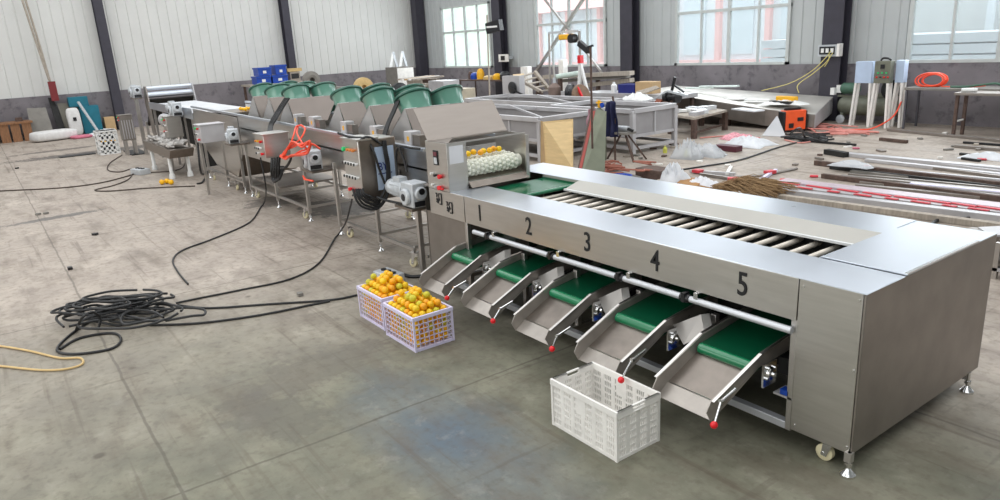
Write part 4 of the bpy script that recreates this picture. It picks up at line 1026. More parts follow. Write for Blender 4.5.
# ================================================================== HELPERS FOR WORKSHOP FURNITURE
def frame_tank(name, label, x0, x1, y0, y1, z0, z1, m=GREYL, cat='tank', w=.09, lower=True, brace=True):
    t = thing(name, label, cat, ((x0+x1)/2, (y0+y1)/2, 0))
    for x in (x0, x1):
        for y in (y0, y1): MB().box(x-w/2, x+w/2, y-w/2, y+w/2, 0, z1).build('leg', m, t, bevel=.006)
    for a, b2 in (((x0,y0),(x1,y0)), ((x1,y0),(x1,y1)), ((x1,y1),(x0,y1)), ((x0,y1),(x0,y0))):
        MB().bar((*a, z1), (*b2, z1), w*1.1, w).build('top_rail', m, t, bevel=.006)
        if lower: MB().bar((*a, .12), (*b2, .12), w*.7).build('lower_rail', m, t)
        MB().bar((*a, z0), (*b2, z0), w*.6).build('middle_rail', m, t)
    for a, b2 in (((x0,y0),(x1,y0)), ((x1,y0),(x1,y1)), ((x1,y1),(x0,y1)), ((x0,y1),(x0,y0))):
        MB().bar((a[0], a[1], (z0+z1)/2), (b2[0], b2[1], (z0+z1)/2), .01, (z1-z0)*.96).build('side_sheet', mat('tank_sheet', (160,157,158), .5, .3, .1, 3), t)
    MB().box(x0, x1, y0, y1, z0, z0+.01).build('bottom_sheet', STEELB, t)
    if brace:
        xm = (x0+x1)/2
        MB().bar((x1, y0+.1, z1+.02), (xm, (y0+y1)/2, z1+.12), .04).bar((xm, (y0+y1)/2, z1+.12), (x0, y0+.2, z1+.02), .04).bar((xm, (y0+y1)/2, z1+.12), (xm, y1, z1), .04).build('brace', m, t)
    for k in range(1, 4):
        x = x0+(x1-x0)*k/4; MB().box(x-.02, x+.02, y0-.03, y0-.005, z0, z1).build('rib', m, t)
    MB().box(x1+.005, x1+.03, (y0+y1)/2-.02, (y0+y1)/2+.02, z0, z1).build('rib', m, t)
    return t
frame_tank('steel_tank', 'large open stainless tank on square legs right behind the sorting machine', -14.6, -10.8, 8.75, 10.25, .42, .82)
frame_tank('steel_tank', 'stainless tank frame lit from the right beside the cluttered table', -12.4, -9.95, 10.42, 11.65, .36, .85, brace=False)
frame_tank('steel_tank', 'long stainless tank behind the first tank', -17.2, -12.6, 11.3, 12.8, .4, .78)
solo(MB().plate([gz(546,166,.0), gz(573,169,.0), gx(573,119,-10.35), gx(543,122,-10.62)], .02), 'plywood_sheet', PLY, 'pale plywood sheet leaning on the nearest stainless tank', 'board')
solo(MB().plate([gz(541,163,.0), gz(546,164,.0), gx(545,122,-10.68), gx(541,121,-10.7)], .02), 'plywood_strip', CARD, 'narrow brown board beside the plywood sheet on the tank', 'board')
def crumple(name, c, w, d, h, m, label, seed, cat, rz=0.0):
    rnd = random.Random(seed); n = 14; c = Vector(c); top = []; bot = []
    R = Matrix.Rotation(rz, 3, 'Z')
    hf = [[rnd.random() for _ in range(n+1)] for _ in range(n+1)]
    for i in range(n+1):
        for j in range(n+1):
            u = i/n*2-1; v = j/n*2-1; e = max(0, 1-max(abs(u), abs(v))**2.2)
            wob = 1+.14*math.sin(3*math.atan2(v, u)+seed)
            q = R @ Vector((u*w/2*wob, v*d/2*wob, 0))
            top.append(c+q+Vector((0,0,.006+h*e*(.45+.55*hf[i][j])))); bot.append(c+q)
    N1 = len(top); fs = []
    for i in range(n):
        for j in range(n):
            a = i*(n+1)+j; fs.append((a, a+n+1, a+n+2, a+1)); fs.append((N1+a, N1+a+1, N1+a+n+2, N1+a+n+1))
    ring = [j for j in range(n)]+[i*(n+1)+n for i in range(n)]+[n*(n+1)+n-j for j in range(n)]+[(n-i)*(n+1) for i in range(n)]
    for k in range(len(ring)): a, b2 = ring[k], ring[(k+1) % len(ring)]; fs.append((a, b2, N1+b2, N1+a))
    return solo(MB().add(top+bot, fs), name, m, label, cat, smooth=60)
p0, p1 = gz(578,186,0), gz(604,182,0)
gb = thing('leaning_sheet', 'dull green panel with a red edge leaning behind the sorting machine', 'panel', tuple(p0))
MB().plate([p0, p1, gy(606,112,8.9), gy(596,110,8.9)], .04).build('panel_sheet', OLIVED, gb)
MB().bar(p0+Vector((-.03,0,0)), gy(594,112,8.9), .05).build('red_edge', mat('panel_red', (150,60,50), .6), gb)
solo(MB().bar(gz(577,183,0)+Vector((-.12,.1,0)), gy(593,108,9.0)+Vector((-.1,.1,0)), .05), 'brown_post', RUST, 'brown rusty bar leaning next to the green panel', 'bar')
# gas cylinder with cloths
g0 = gz(600,160,0)
gc = thing('gas_cylinder', 'grey gas cylinder draped with a pinkish cloth behind the green panel', 'cylinder', tuple(g0))
r = .13
MB().lathe(g0, g0+Vector((0,0,1.0)), [(r*.9,0),(r,.03),(r,.85),(r*.8,.93),(r*.35,.98),(r*.3,1.0)], 20).build('body', OLIVED, gc)
MB().cyl(g0+Vector((0,0,1.0)), g0+Vector((0,0,1.14)), .03, n=10).cyl(g0+Vector((-.07,0,1.09)), g0+Vector((.09,0,1.09)), .018, n=8).build('valve', YEL, gc)
MB().cyl(g0+Vector((.09,0,1.05)), g0+Vector((.09,-.02,1.05)), .05, n=12).build('gauge', BLUE, gc)
def cloth(name, base, w, h, m, label, seed, cat='cloth', fold=.05, rz=0.3):
    rnd = random.Random(seed); mb = MB(); n = 12; vs = []; base = Vector(base); ux = Vector((math.cos(rz), math.sin(rz), 0)); un = Vector((-math.sin(rz), math.cos(rz), 0))
    for side in (0, 1):
        for i in range(n+1):
            for j in range(n+1):
                u = i/n-.5; v = j/n; sw = w*(.7+.5*(1-v))
                vs.append(base+ux*(u*sw)+un*(fold*math.sin(u*14+seed)*(1-v*.4)+side*.012+.02*math.sin(v*9+seed))+Vector((0,0,h*v*(1-.12*abs(u)))))
    N1 = (n+1)*(n+1)
    fs = []
    for i in range(n):
        for j in range(n):
            a = i*(n+1)+j; fs.append((a, a+1, a+n+2, a+n+1)); fs.append((N1+a, N1+a+n+1, N1+a+n+2, N1+a+1))
    for k in range(n):
        fs += [(k, N1+k, N1+k+1, k+1), (n*(n+1)+k, n*(n+1)+k+1, N1+n*(n+1)+k+1, N1+n*(n+1)+k)]
        a = k*(n+1); fs.append((a, a+n+1, N1+a+n+1, N1+a)); a = k*(n+1)+n; fs.append((a, N1+a, N1+a+n+1, a+n+1))
    return solo(mb.add(vs, fs), name, m, label, cat, smooth=70)
cloth('cloth', g0+Vector((0,-.17,.68)), .3, .32, mat('pinkish_cloth', (170,130,140), .85, 0, .25, 14), 'pinkish patterned cloth hung on the gas cylinder', 2)
cloth('cloth', g0+Vector((.22,.1,.45)), .3, .68, NAVY, 'dark navy jacket hung right of the gas cylinder', 4)
solo(MB().tube(smooth_path([g0+Vector((.25,.16,0)), g0+Vector((.25,.16,.9)), g0+Vector((.2,.16,1.2))],3), .02, 8), 'coat_stand', RUST, 'thin rusty post carrying the navy jacket', 'post')
# tall thin post rising in front of the windows
pp0 = gz(593,178,0)
tp = thing('thin_post', 'tall thin rusty post with a black clamp standing before the second window', 'post', tuple(pp0))
MB().cyl(pp0, Vector((pp0.x, pp0.y, gy(592,47,pp0.y).z)), .018, n=8).build('rod', RUST, tp)
# stool with clutter
s0 = gz(624,160,0)
st_ = thing('trestle', 'small dark steel trestle with splayed legs in the clutter right of the gas cylinder', 'trestle', tuple(s0))
for dx, dy in ((-.35,-.1),(.35,-.1),(-.1,.35),(.3,.3)): MB().bar(s0+Vector((dx,dy,0)), s0+Vector((dx*.15,dy*.15,.5)), .03).build('leg', RUST, st_)
MB().box(s0.x-.18, s0.x+.18, s0.y-.15, s0.y+.15, .5, .54).build('seat_plate', GREYB, st_)
t = thing('hand_tool', 'pale grey power tool lying on the dark trestle', 'tool', (s0.x, s0.y, .541)); MB().cyl(s0+Vector((-.15,0,.6)), s0+Vector((.1,.03,.6)), .05, n=12).build('body', GREYP, t); MB().bar(s0+Vector((.1,0,.6)), s0+Vector((.2,.05,.56)), .05).build('grip', BLACKP, t)
mb = MB(); rnd = random.Random(4)
for k in range(9):
    c = gz(rnd.uniform(602,640), rnd.uniform(163,176), .03+.015*k); mb.tube(smooth_path([c+Vector((rnd.uniform(-.25,.25), rnd.uniform(-.2,.2), rnd.uniform(0,.04))) for _ in range(6)], 4), .014, 6)
solo(mb, 'orange_rope', mat('dull_orange_cord', (160,98,80), .6), 'tangled dull orange cord on the floor behind the sorting machine', 'cord')
b0 = gz(620,184,0); t = thing('blue_basin', 'small blue plastic basin on the floor just behind the sorting machine', 'basin', tuple(b0)); MB().lathe(b0, b0+Vector((0,0,.14)), [(.14,0),(.2,1),(.185,1),(.13,.12)], 20, caps=False).build('bowl', BLUE, t); MB().cyl(b0, b0+Vector((0,0,.01)), .13, n=20).build('bottom', BLUE, t)
c0 = gz(655,178,0); box_thing('dark_tray', c0.x-.3, c0.x+.25, c0.y-.15, c0.y+.2, 0, .16, RUST, 'rusty grid tray on the floor left of the crumpled white bag', 'tray')
# cluttered table
ct = thing('work_table', 'low rusty steel table covered with pale scraps in front of the big slab', 'table', (-11.2, 13.6, 0))
ca, cb, cc, cd = gz(669,116,.42), gz(694,120,.42), gz(727,112,.42), gz(702,108.5,.42)
MB().prism([ca, cb, cc, cd], (0,0,.05)).build('table_top', WOODG, ct)
for q in (ca, cb, cc, cd):
    q2 = q.lerp((ca+cc)/2, .06); MB().box(q2.x-.05, q2.x+.05, q2.y-.05, q2.y+.05, 0, .42).build('leg', RUST, ct)
MB().bar(cb+Vector((-.05,.05,-.3)), cc+Vector((-.08,-.05,-.3)), .04).build('stretcher', RUST, ct)
ctr = (ca+cc)/2
for k in range(16):
    u, v = rnd.uniform(.08,.92), rnd.uniform(.12,.88); q = ca.lerp(cb, u).lerp(cd.lerp(cc, u), v)
    box = MB().obox((q.x, q.y, .515), (rnd.uniform(.15,.4), rnd.uniform(.08,.2), rnd.uniform(.04,.09)), rnd.uniform(0,3))
    solo(box, 'metal_offcut', rnd.choice((WHITE, GREYL, FILM, FILM)), 'pale metal offcut lying on the cluttered rusty table', 'offcut', 'offcuts on the rusty table')
# things on the bench beside it
wb_ = thing('work_bench', 'long grey steel workbench in front of the third column', 'workbench', (-13.2, 14.3, 0))
MB().box(-15.4, -11.9, 14.0, 14.8, .70, .80).build('bench_top', GREYL, wb_); MB().box(-15.3, -12.0, 14.02, 14.06, .25, .70).build('front_sheet', STEELB, wb_)
for x in (-15.3, -12.0):
    for y in (14.1, 14.7): MB().box(x-.04, x+.04, y-.04, y+.04, 0, .7).build('leg', RUST, wb_)
box_thing('blue_box', -14.05, -13.45, 14.15, 14.5, .801, 1.03, mat('dark_blue_box', (24,34,110), .5), 'dark blue box on the grey workbench left of the carton', 'box')
box_thing('carton', -13.42, -12.85, 14.15, 14.5, .801, 1.10, CARD, 'light brown open carton on the grey workbench', 'carton')
solo(MB().lathe((-14.3, 14.25, .801), (-14.3, 14.25, 1.08), [(.07,0),(.08,.1),(.08,.7),(.035,.85),(.035,1)], 14), 'white_bottle', WHITE, 'white bottle on the workbench left of the dark blue box', 'bottle')
solo(MB().plate([gy(640,95,13.8), gy(660,88,13.85), gy(656,86,13.95), gy(636,92,13.95)], .03), 'wooden_board', WOODG, 'pale board resting slantwise on the grey workbench', 'board')
# grinder / pedestal machine
gm = thing('pedestal_grinder', 'dark pedestal grinder with a tall crossed handle by the grey workbench', 'grinder', (-12.0, 13.6, 0))
q = gy(672,97,13.7)
MB().lathe(q+Vector((-.22,0,0)), q+Vector((.22,0,0)), [(.06,0),(.14,.05),(.14,.25),(.09,.3),(.09,.7),(.14,.75),(.14,.95),(.06,1)], 16).build('motor_body', BLACKP, gm)
MB().bar((q.x, q.y, 0), (q.x, q.y, q.z-.08), .12, .12).build('pedestal', RUST, gm)
MB().bar(gy(667,112,13.65), gy(675,77,13.65), .05).bar(gy(675,77,13.65)+Vector((0,0,-.2)), gy(684,92,13.65), .04).build('handle', BLACKP, gm)
MB().bar(gy(652,100,13.6), gy(668,91,13.6), .03).bar(gy(668,91,13.6), gy(688,96,13.6), .05).build('arm', GREYP, gm)
for k, (a, b2) in enumerate((((648,112),(658,99)), ((655,114),(664,101)))):
    solo(MB().plate([gy(a[0], a[1], 13.5), gy(a[0]+8, a[1]+1, 13.5), gy(b2[0]+5, b2[1]+1, 13.6), gy(b2[0], b2[1], 13.6)], .08), 'leaning_plate', (mat('brick_red', (150,86,66), .75), RUST)[k], ['brick red plate leaning against the pedestal grinder', 'darker rust plate leaning against the pedestal grinder'][k], 'plate')
# big slab-shaped stainless hood lying on supports
hb = thing('flat_hood', 'very large flat stainless hood lying on the floor under the third window', 'hood', (-11, 15.6, 0))
P1, P2, P3, P4, P5, P6 = (-14.6, 15.1, .72), (-12.2, 14.9, .66), (-9.98, 14.85, .46), (-8.9, 15.1, .36), (-9.45, 16.75, .58), (-14.2, 16.7, .78)
MB().plate([P1, P2, P3, P4, P5, P6], .03).build('top_sheet', mat('dusty_sheet', (200,196,190), .5, .5, .12, 2, rvar=.1), hb)
def dn(p, z): return (p[0], p[1], z)
for a, b2, za, zb in ((P1, P2, .3, .28), (P2, P3, .28, .08), (P3, P4, .08, .08), (P4, P5, .06, .2), (P5, P6, .2, .3)):
    MB().plate([a, b2, dn(b2, zb), dn(a, za)], .02).build('side_sheet', GREYL if a is P4 else STEELB, hb)
mb = MB()
for x, y in ((-13.5, 15.2), (-11.2, 15.0), (-9.8, 15.9), (-13.5, 16.4)): MB().box(x-.1, x+.1, y-.1, y+.1, 0, .42 if x < -10 else .3).build('support', RUST, hb)
for k, (px, py, w, d, m, nm, lb) in enumerate(((748,104,.8,.3,FILM,'film_sheet','crumpled pale film sheet on the flat hood'),(735,98,.5,.25,WHITE,'white_strip','short white strip on the flat hood'),(758,99,.6,.2,WHITE,'white_strip','long white strip in the middle of the flat hood'))):
    c = gz(px, py, .62); c.z = .60 if k else .49
    solo(MB().obox(c, (w, d, .03), .3*k-.3), nm, m, lb, 'sheet')
crumple('plastic_cover', (-9.8, 15.35, .54), 1.0, .5, .09, WHITE, 'white plastic cover lying on the near corner of the flat hood', 8, 'cover', rz=.1)
q = Vector((-9.9, 15.55, .58)); t = thing('orange_clamp', 'yellow orange bar tool lying on the flat hood', 'tool', tuple(q)); MB().obox(q+Vector((0,0,.06)), (.55,.16,.12), -.2).build('body', YEL, t, bevel=.02); MB().obox(q+Vector((.05,-.3,.01)), (.6,.14,.05), -.2).build('black_shoe', BLACKP, t)
for k, (a, b2) in enumerate((((686,96),(712,91)), ((700,94),(738,92)))):
    A, B2 = gy(*a, 15.9), gy(*b2, 15.9); A.z = .80+.05*k; B2.z = .83+.05*k
    solo(MB().bar(A, B2, .12, .04), 'white_profile', mat('mint_white', (214,226,222), .5), ['left white profile lying on the flat hood', 'right white profile lying on the flat hood'][k], 'profile')
# orange welding machine
wm = thing('welding_machine', 'orange box welding machine with black ends on the floor before the flat hood', 'welder', tuple(gz(795,133)))
w0 = gz(783,133); w1 = gz(808,131)
u = (w1-w0).normalized(); nrm = Vector((-u.y, u.x, 0)); L = (w1-w0).length*.92
def wbox(a0, a1, b0, b1, z0, z1, m, nm, par=wm, bv=.01):
    c = w0+u*((a0+a1)/2)+nrm*((b0+b1)/2)
    return MB().obox((c.x, c.y, (z0+z1)/2), (a1-a0, b1-b0, z1-z0), math.atan2(u.y, u.x)).build(nm, m, par, bevel=bv)
wbox(.05, L-.02, .0, .24, .05, .48, ORANGEM, 'case'); wbox(0, .05, .0, .24, .05, .46, BLACKP, 'front_panel'); wbox(L-.02, L+.01, 0, .24, .05, .46, BLACKP, 'rear_panel')
wbox(.08, L-.1, .08, .16, .48, .54, BLACKP, 'handle'); wbox(.02, L, .02, .1, 0, .05, BLACKP, 'skid'); wbox(.02, L, .17, .23, 0, .05, BLACKP, 'skid')
wbox(.13, .24, -.012, 0, .1, .2, BLACKP, 'vent', bv=0); wbox(.33, .47, -.012, 0, .24, .32, BLACKP, 'lettering', bv=0)
ps = []
for k in range(5):
    c = gz(rnd.uniform(795,812), rnd.uniform(134,142), .02); ps.append([c+Vector((rnd.uniform(-.5,.5), rnd.uniform(-.25,.25), rnd.uniform(0,.05))) for _ in range(6)])
multi('welding_cable', ps+[[gz(790,134,.4), gz(800,128,.5), gz(806,138,.03), gz(820,140,.03), gz(834,139,.03)]], .018, BLACK, 'black welding cables tangled around the orange welding machine', 'cable')
PH = mat('pale_red_hose', (214,140,130), .5)
for k in range(9):
    c = gz(812+5.5*k, 126+rnd.uniform(0,9), .02); cable('pink_hose', [c+Vector((rnd.uniform(-.6,.6), rnd.uniform(-.3,.3), rnd.uniform(0,.04))) for _ in range(6)], .015, PH, 'faded red hose scattered on the floor between the welding machine and the compressor', 'hose', 'faded red hoses on the floor')
cable('pink_hose', G((700,138),(730,136),(760,138)), .015, PH, 'faded red hose on the floor behind the cluttered table', 'hose')
cable('pink_hose', G((785,140),(800,143),(815,141)), .015, PH, 'short faded red hose just in front of the welding machine', 'hose')
solo(MB().plate([gz(762,136,.0), gz(786,137,.0), gx(778,117,-9.2), gx(777,116,-9.25)], .03), 'plastic_sheet', PFILM, 'translucent triangular plastic sheet propped left of the welding machine', 'sheet')
crumple('plastic_bag', gz(748,145,.0), .9, .6, .2, FILM, 'white plastic bag on the floor before the flat hood', 11, 'bag')
crumple('plastic_bag', gz(736,139,.0), .7, .5, .14, mat('red_white_bag', (224,150,160), .6, 0, .4, 20), 'red and white plastic bag behind the white one', 12, 'bag')
q = gz(730,151); box_thing('maroon_box', q.x-.32, q.x+.2, q.y-.1, q.y+.12, 0, .11, MAROON, 'flat maroon box on the open floor', 'box')
# clear plastic bag and yellow bits
q = gz(700,157); mb = MB(); 
crumple('clear_plastic', gz(688,158), .5, .4, .42, PFILM, 'crumpled clear plastic wrapping standing on the open floor', 14, 'wrapping')
crumple('clear_plastic', gz(707,155), .75, .5, .24, PFILM, 'lower rounded clear plastic wrapping on the open floor', 15, 'wrapping')
for k, (px, py) in enumerate(((665,153),(686,157))):
    q = gz(px, py); solo(MB().lathe(q+Vector((0,0,.0)), q+Vector((0,0,.14)), [(.04,0),(.045,.7),(.02,.85),(.02,1)], 10), 'small_bottle', mat('lime_bottle', (200,200,90), .4), ['small lime bottle near the lit tank frame', 'small lime bottle left of the clear plastic'][k], 'bottle')
# ================================================================== RIGHT BACK: compressor, boxes, tables
cp = thing('air_compressor', 'olive green air compressor tank with a green motor behind the electrical boxes', 'compressor', (-8.6, 16.75, 0))
MB().lathe((-9.3, 16.78, .40), (-7.75, 16.78, .40), [(.06,0),(.17,.04),(.22,.09),(.22,.91),(.17,.96),(.06,1)], 28).build('tank', OLIVE, cp, smooth=60)
mo = MB().lathe((-9.2, 16.7, .80), (-8.8, 16.7, .80), [(.1,0),(.13,.1),(.13,.9),(.1,1)], 20).build('motor', MOTG, cp)
MB().cyl((-8.5, 16.78, .62), (-8.5, 16.78, .95), .1, n=14).cyl((-8.2, 16.78, .62), (-8.2, 16.78, .95), .1, n=14).box(-8.6, -8.1, 16.68, 16.88, .62, .7).build('pump', OLIVE, cp)
MB().lathe((-7.98, 16.5, .8), (-7.98, 16.56, .8), [(.2,0),(.22,.2),(.22,.8),(.2,1)], 24).build('flywheel', BLACKP, cp)
MB().box(-9.3, -7.8, 16.7, 16.86, .60, .64).build('base_plate', OLIVE, cp)
for x in (-9.1, -7.95): MB().lathe((x, 16.5, .1), (x, 16.56, .1), [(.06,0),(.1,.2),(.1,.8),(.06,1)], 18).build('wheel', GREYP, cp); 
for x in (-9.1, -7.95): MB().box(x-.03, x+.03, 16.56, 16.7, .08, .25).build('leg', OLIVE, cp)
MB().box(-9.38, -9.28, 16.5, 16.6, .66, .82).build('pressure_switch', WHITE, cp)
cable('air_hose', [(-7.78, 16.55, .62), (-7.66, 16.35, .55), (-7.7, 16.1, .25), (-7.95, 15.75, .03), (-8.3, 15.5, .015), (-8.7, 15.35, .015), (-9.1, 15.3, .015)], .018, ORANGERED, 'orange-red hose hanging from the compressor down to the floor', 'hose')
def ebox(x0, x1, y, z0, z1, m, label, buttons, dx=.0):
    t = thing('electrical_box', label, 'electrical box', ((x0+x1)/2, y, 0))
    b = MB().box(x0, x1, y, y+.18, z0, z1).build('housing', m, t, bevel=.006)
    for x in (x0+.03, x1-.03):
        for yy in (y+.02, y+.16):
            e = (-.07 if x < (x0+x1)/2 else .03)
            MB().bar((x+e, yy, 0), (x, yy, z0), .045).build('leg', WHITED, t)
    if buttons:
        MB().box(x0+.13, x0+.22, y-.01, y, z1-.16, z1-.07).build('display', BLACKP, b)
        for i in range(3): MB().cyl((x0+.09+.09*i, y-.02, z1-.25), (x0+.09+.09*i, y, z1-.25), .018, n=10).build('push_button', GREENL, b)
        for i in range(4): MB().cyl((x0+.07+.08*i, y-.025, z1-.34), (x0+.07+.08*i, y, z1-.34), .018, n=10).build('push_button', RED if i != 1 else BLACKP, b)
    return t
ebox(-8.68, -8.30, 16.25, .96, 1.43, POSTER, 'electrical box covered in pale blue film, left of the three on stands', False)
ebox(-8.20, -7.86, 16.15, .97, 1.44, OLIVE, 'olive grey electrical box with coloured buttons, middle of the three on stands', True)
ebox(-7.84, -7.66, 16.35, .97, 1.44, POSTER, 'electrical box covered in pale blue film, right of the three and partly hidden', False)
solo(MB().tube(smooth_path([(-8.1, 16.2, 1.45), (-8.05, 16.2, 1.50), (-7.95, 16.22, 1.49), (-7.9, 16.25, 1.45)], 4), .022, 8), 'black_handle', BLACKP, 'black cable loop on top of the middle electrical box', 'cable')
def simple_table(name, label, x0, x1, y0, y1, h, mt_, ml, w=.04, low=None):
    t = thing(name, label, 'table', ((x0+x1)/2, (y0+y1)/2, 0))
    MB().box(x0, x1, y0, y1, h-.05, h).build('table_top', mt_, t, bevel=.005)
    for x in (x0+w, x1-w):
        for y in (y0+w, y1-w): MB().box(x-w/2, x+w/2, y-w/2, y+w/2, 0, h-.05).build('leg', ml, t)
    if low:
        MB().bar((x0+w, y0+w, low), (x0+w, y1-w, low), .03).build('stretcher', WHITED, t)
    return t
simple_table('steel_table', 'long grey steel table along the back wall carrying a coil of red hose', -7.55, -4.6, 16.2, 16.85, .88, GREYB, mat('dark_grey_leg', (92,92,98), .5, .3))
simple_table('steel_table', 'small table with rusty legs in front of the long grey table', -6.28, -4.7, 15.5, 16.0, .86, STEELB, RUST, .055, .3)
ps = []
for k in range(8):
    r1 = .2+rnd.uniform(-.03,.04); c = Vector((-7.12+rnd.uniform(-.06,.06), 16.5, 1.02)); an = rnd.uniform(-.5,.5)
    ps.append([c+Vector((r1*1.25*math.cos(a), .06*math.sin(a)+.02*k-.08, max(-.12, r1*.62*math.sin(a)))) for a in [q*PI/6 for q in range(13)]])
ps.append([(-6.9, 16.4, .90), (-6.6, 16.35, .90), (-6.3, 16.4, .9), (-6.1, 16.45, .92)])
multi('hose_coil', ps, .013, ORANGERED, 'coil of orange-red hose lying on the long grey table', 'hose')
cable('green_cable', [(-6.7, 16.35, .90), (-6.4, 16.3, .91), (-6.1, 16.35, .95), (-5.9, 16.4, .97), (-5.75, 16.4, .92)], .025, MOTG, 'green cable on the long grey table', 'cable')
solo(MB().cyl((-6.2, 15.62, .90), (-5.95, 15.7, .90), .04, n=12), 'white_roll', WHITE, 'white roll lying on the small rusty-legged table', 'roll')
# distribution box on the column, yellow cables
db = thing('distribution_box', 'open distribution box with yellow cables fixed on the right steel column', 'distribution box', (-9.6, 16.8, 1.5))
MB().box(-9.93, -9.40, 16.78, 16.87, 1.53, 1.80).build('housing', GREYP, db); MB().box(-9.88, -9.5, 16.76, 16.78, 1.58, 1.76).build('opening', BLACKP, db); MB().box(-9.42, -9.36, 16.72, 16.88, 1.53, 1.82).build('door', WHITED, db)
for k in range(3): MB().box(-9.83+.12*k, -9.76+.12*k, 16.745, 16.76, 1.62, 1.72).build('breaker', WHITE, db)
multi('yellow_cable', [[(-9.55, 16.7, 1.66), (-9.62, 16.6, 1.5), (-9.9, 16.5, 1.2), (-10.4, 16.4, .92), (-11.1, 16.3, .74)], [(-9.5, 16.7, 1.62), (-9.6, 16.6, 1.4), (-9.85, 16.5, 1.15), (-10.1, 16.3, .9), (-10.0, 16.2, .72)], [(-9.6, 16.72, 1.6), (-9.58, 16.68, 1.45), (-9.66, 16.66, 1.3)]], .010, YELC, 'yellow cables drooping from the distribution box to the flat hood', 'cable')
solo(MB().box(-9.42, -9.3, 16.83, 16.88, .68, .86), 'wall_socket', WHITE, 'white socket low on the right steel column', 'socket')
# ================================================================== FLOOR STOCK: bars and pipes
bars = [((888,131),(1010,143),.09,.05,STEELB,'grey flat bar lying nearest the steel tables'),
 ((880,140.5),(907,143.5),.07,.06,RUST,'short rusty bar on the floor below the compressor'),
 ((800,141.5),(856,146),.04,.04,BLACKP,'thin black bar on the floor right of the welding machine'),
 ((963,143.5),(1012,147),.04,.04,BLACKP,'thin black bar at the right edge of the floor'),
 ((955,147.5),(1012,152),.08,.05,STEELB,'grey bar at the right edge below the thin black one'),
 ((826,154),(846,157.5),.12,.09,DARK,'short dark channel at the end of the pale pipe bundle'),
 ((846,156),(1012,172),.16,.06,GREYL,'long pale rectangular tube in the pile of bars'),
 ((866,161.5),(1012,178),.10,.05,GREYL,'pale tube next to the long rectangular tube'),
 ((815,165),(1012,189),.08,.08,RUST,'long dark rusty tube across the pile of bars'),
 ((830,169),(1012,191),.05,.05,DARK,'thin dark tube beside the rusty tube'),
 ((822,178),(1012,203),.07,.07,RUST,'second long dark rusty tube in the middle of the pile'),
 ((910,186),(1012,196),.10,.05,LAV,'lilac grey strip on the right of the pile'),
 ((782,184),(1012,212),.26,.07,mat('film_wrap',(192,176,184),.4,0,.2,18,stretch=(1,6,1)),'wide bundle of tubes wrapped in red and white film'),
 ((786,190),(1012,218),.14,.07,GREYL,'bright steel tube in front of the red wrapped bundle'),
 ((775,194),(1012,224),.12,.09,GREYL,'bright steel tube second from the sorting machine'),
 ((780,199.5),(1012,231),.10,.07,WOODG,'dull steel tube nearest the sorting machine'),
 ((960,155),(983,158),.05,.04,DARK,'short dark offcut lying right on the pile'),
 ((962,159.5),(980,162),.06,.04,BLACKP,'black offcut lying below the short dark one')]
extra = []
rb = random.Random(77)
for k in range(11):
    t0 = k/10; ya = 160+26*t0+rb.uniform(-1,1); xa = 905-70*t0+rb.uniform(-25,25)
    bars.append(((xa, ya), (1012, 172.5+ (1012-xa)*.015 + 27*t0), rb.choice((.05,.06,.08)), .04, rb.choice((STEELB, GREYL, GREYB, STEELB)), 'thin grey tube lying among the pile of bars'))
for a, b2, w, h, m, lb in bars:
    A, B2 = gz(*a), gz(*b2); A.z = B2.z = h/2+.002
    solo(MB().bar(A, B2, w, h), 'steel_bar', m, lb, 'bar', 'thin grey tubes in the pile of bars' if lb.startswith('thin grey tube lying') else None, bevel=.004)
for k, (px, py) in enumerate([(790+14.5*q, 184.2+(14.5*q+8)*.1215+(1.6 if q % 2 else -1.2)) for q in range(15)]):
    A = gz(px, py, .075); A.z = .082; solo(MB().obox(A, ((.30, .22, .38, .16)[k % 4], .06, .012), -.06+.05*(k % 2)), 'red_film', REDT, 'torn red film strip on the wrapped tube bundle', 'film strip', 'red film strips on the bundle')
for k, (px, py, m, nm, lb) in enumerate(((866,166,REDT,'red_tag','red tag on the end of the rusty tube'),(856,148,PINK,'pink_tag','pink tag on the end of the thin black bar'),(982,159,REDT,'red_tag','red tag on the right of the pile of bars'),(814,176,REDT,'red_tag','red scrap left of the pile of bars'))):
    A = gz(px, py, .09 if k in (0,) else .02); A.z = max(A.z, .012); solo(MB().obox(A, (.12, .10, .02), .5), nm, m, lb, 'tag')
crumple('film_scrap', gz(853,166,.1), .6, .3, .1, PFILM, 'crumpled clear film over the ends of the tubes', 21, 'film')
crumple('film_scrap', gz(992,159), .8, .4, .12, FILM, 'pale film at the right end of the pile', 22, 'film')
cable('power_cable', G((640,176),(700,167),(740,160),(780,147),(812,139)), .015, BLACK, 'long dark cable curving across the open floor to the welding machine')
cable('power_cable', G((930,226),(942,219),(960,220),(985,216),(1010,217)), .02, BLACK, 'black cable over the near tubes at the right edge')
cable('bent_rod', G((720,178),(760,176),(797,169)), .02, STEELB, 'thin grey rod on the floor above the straw broom', 'rod')
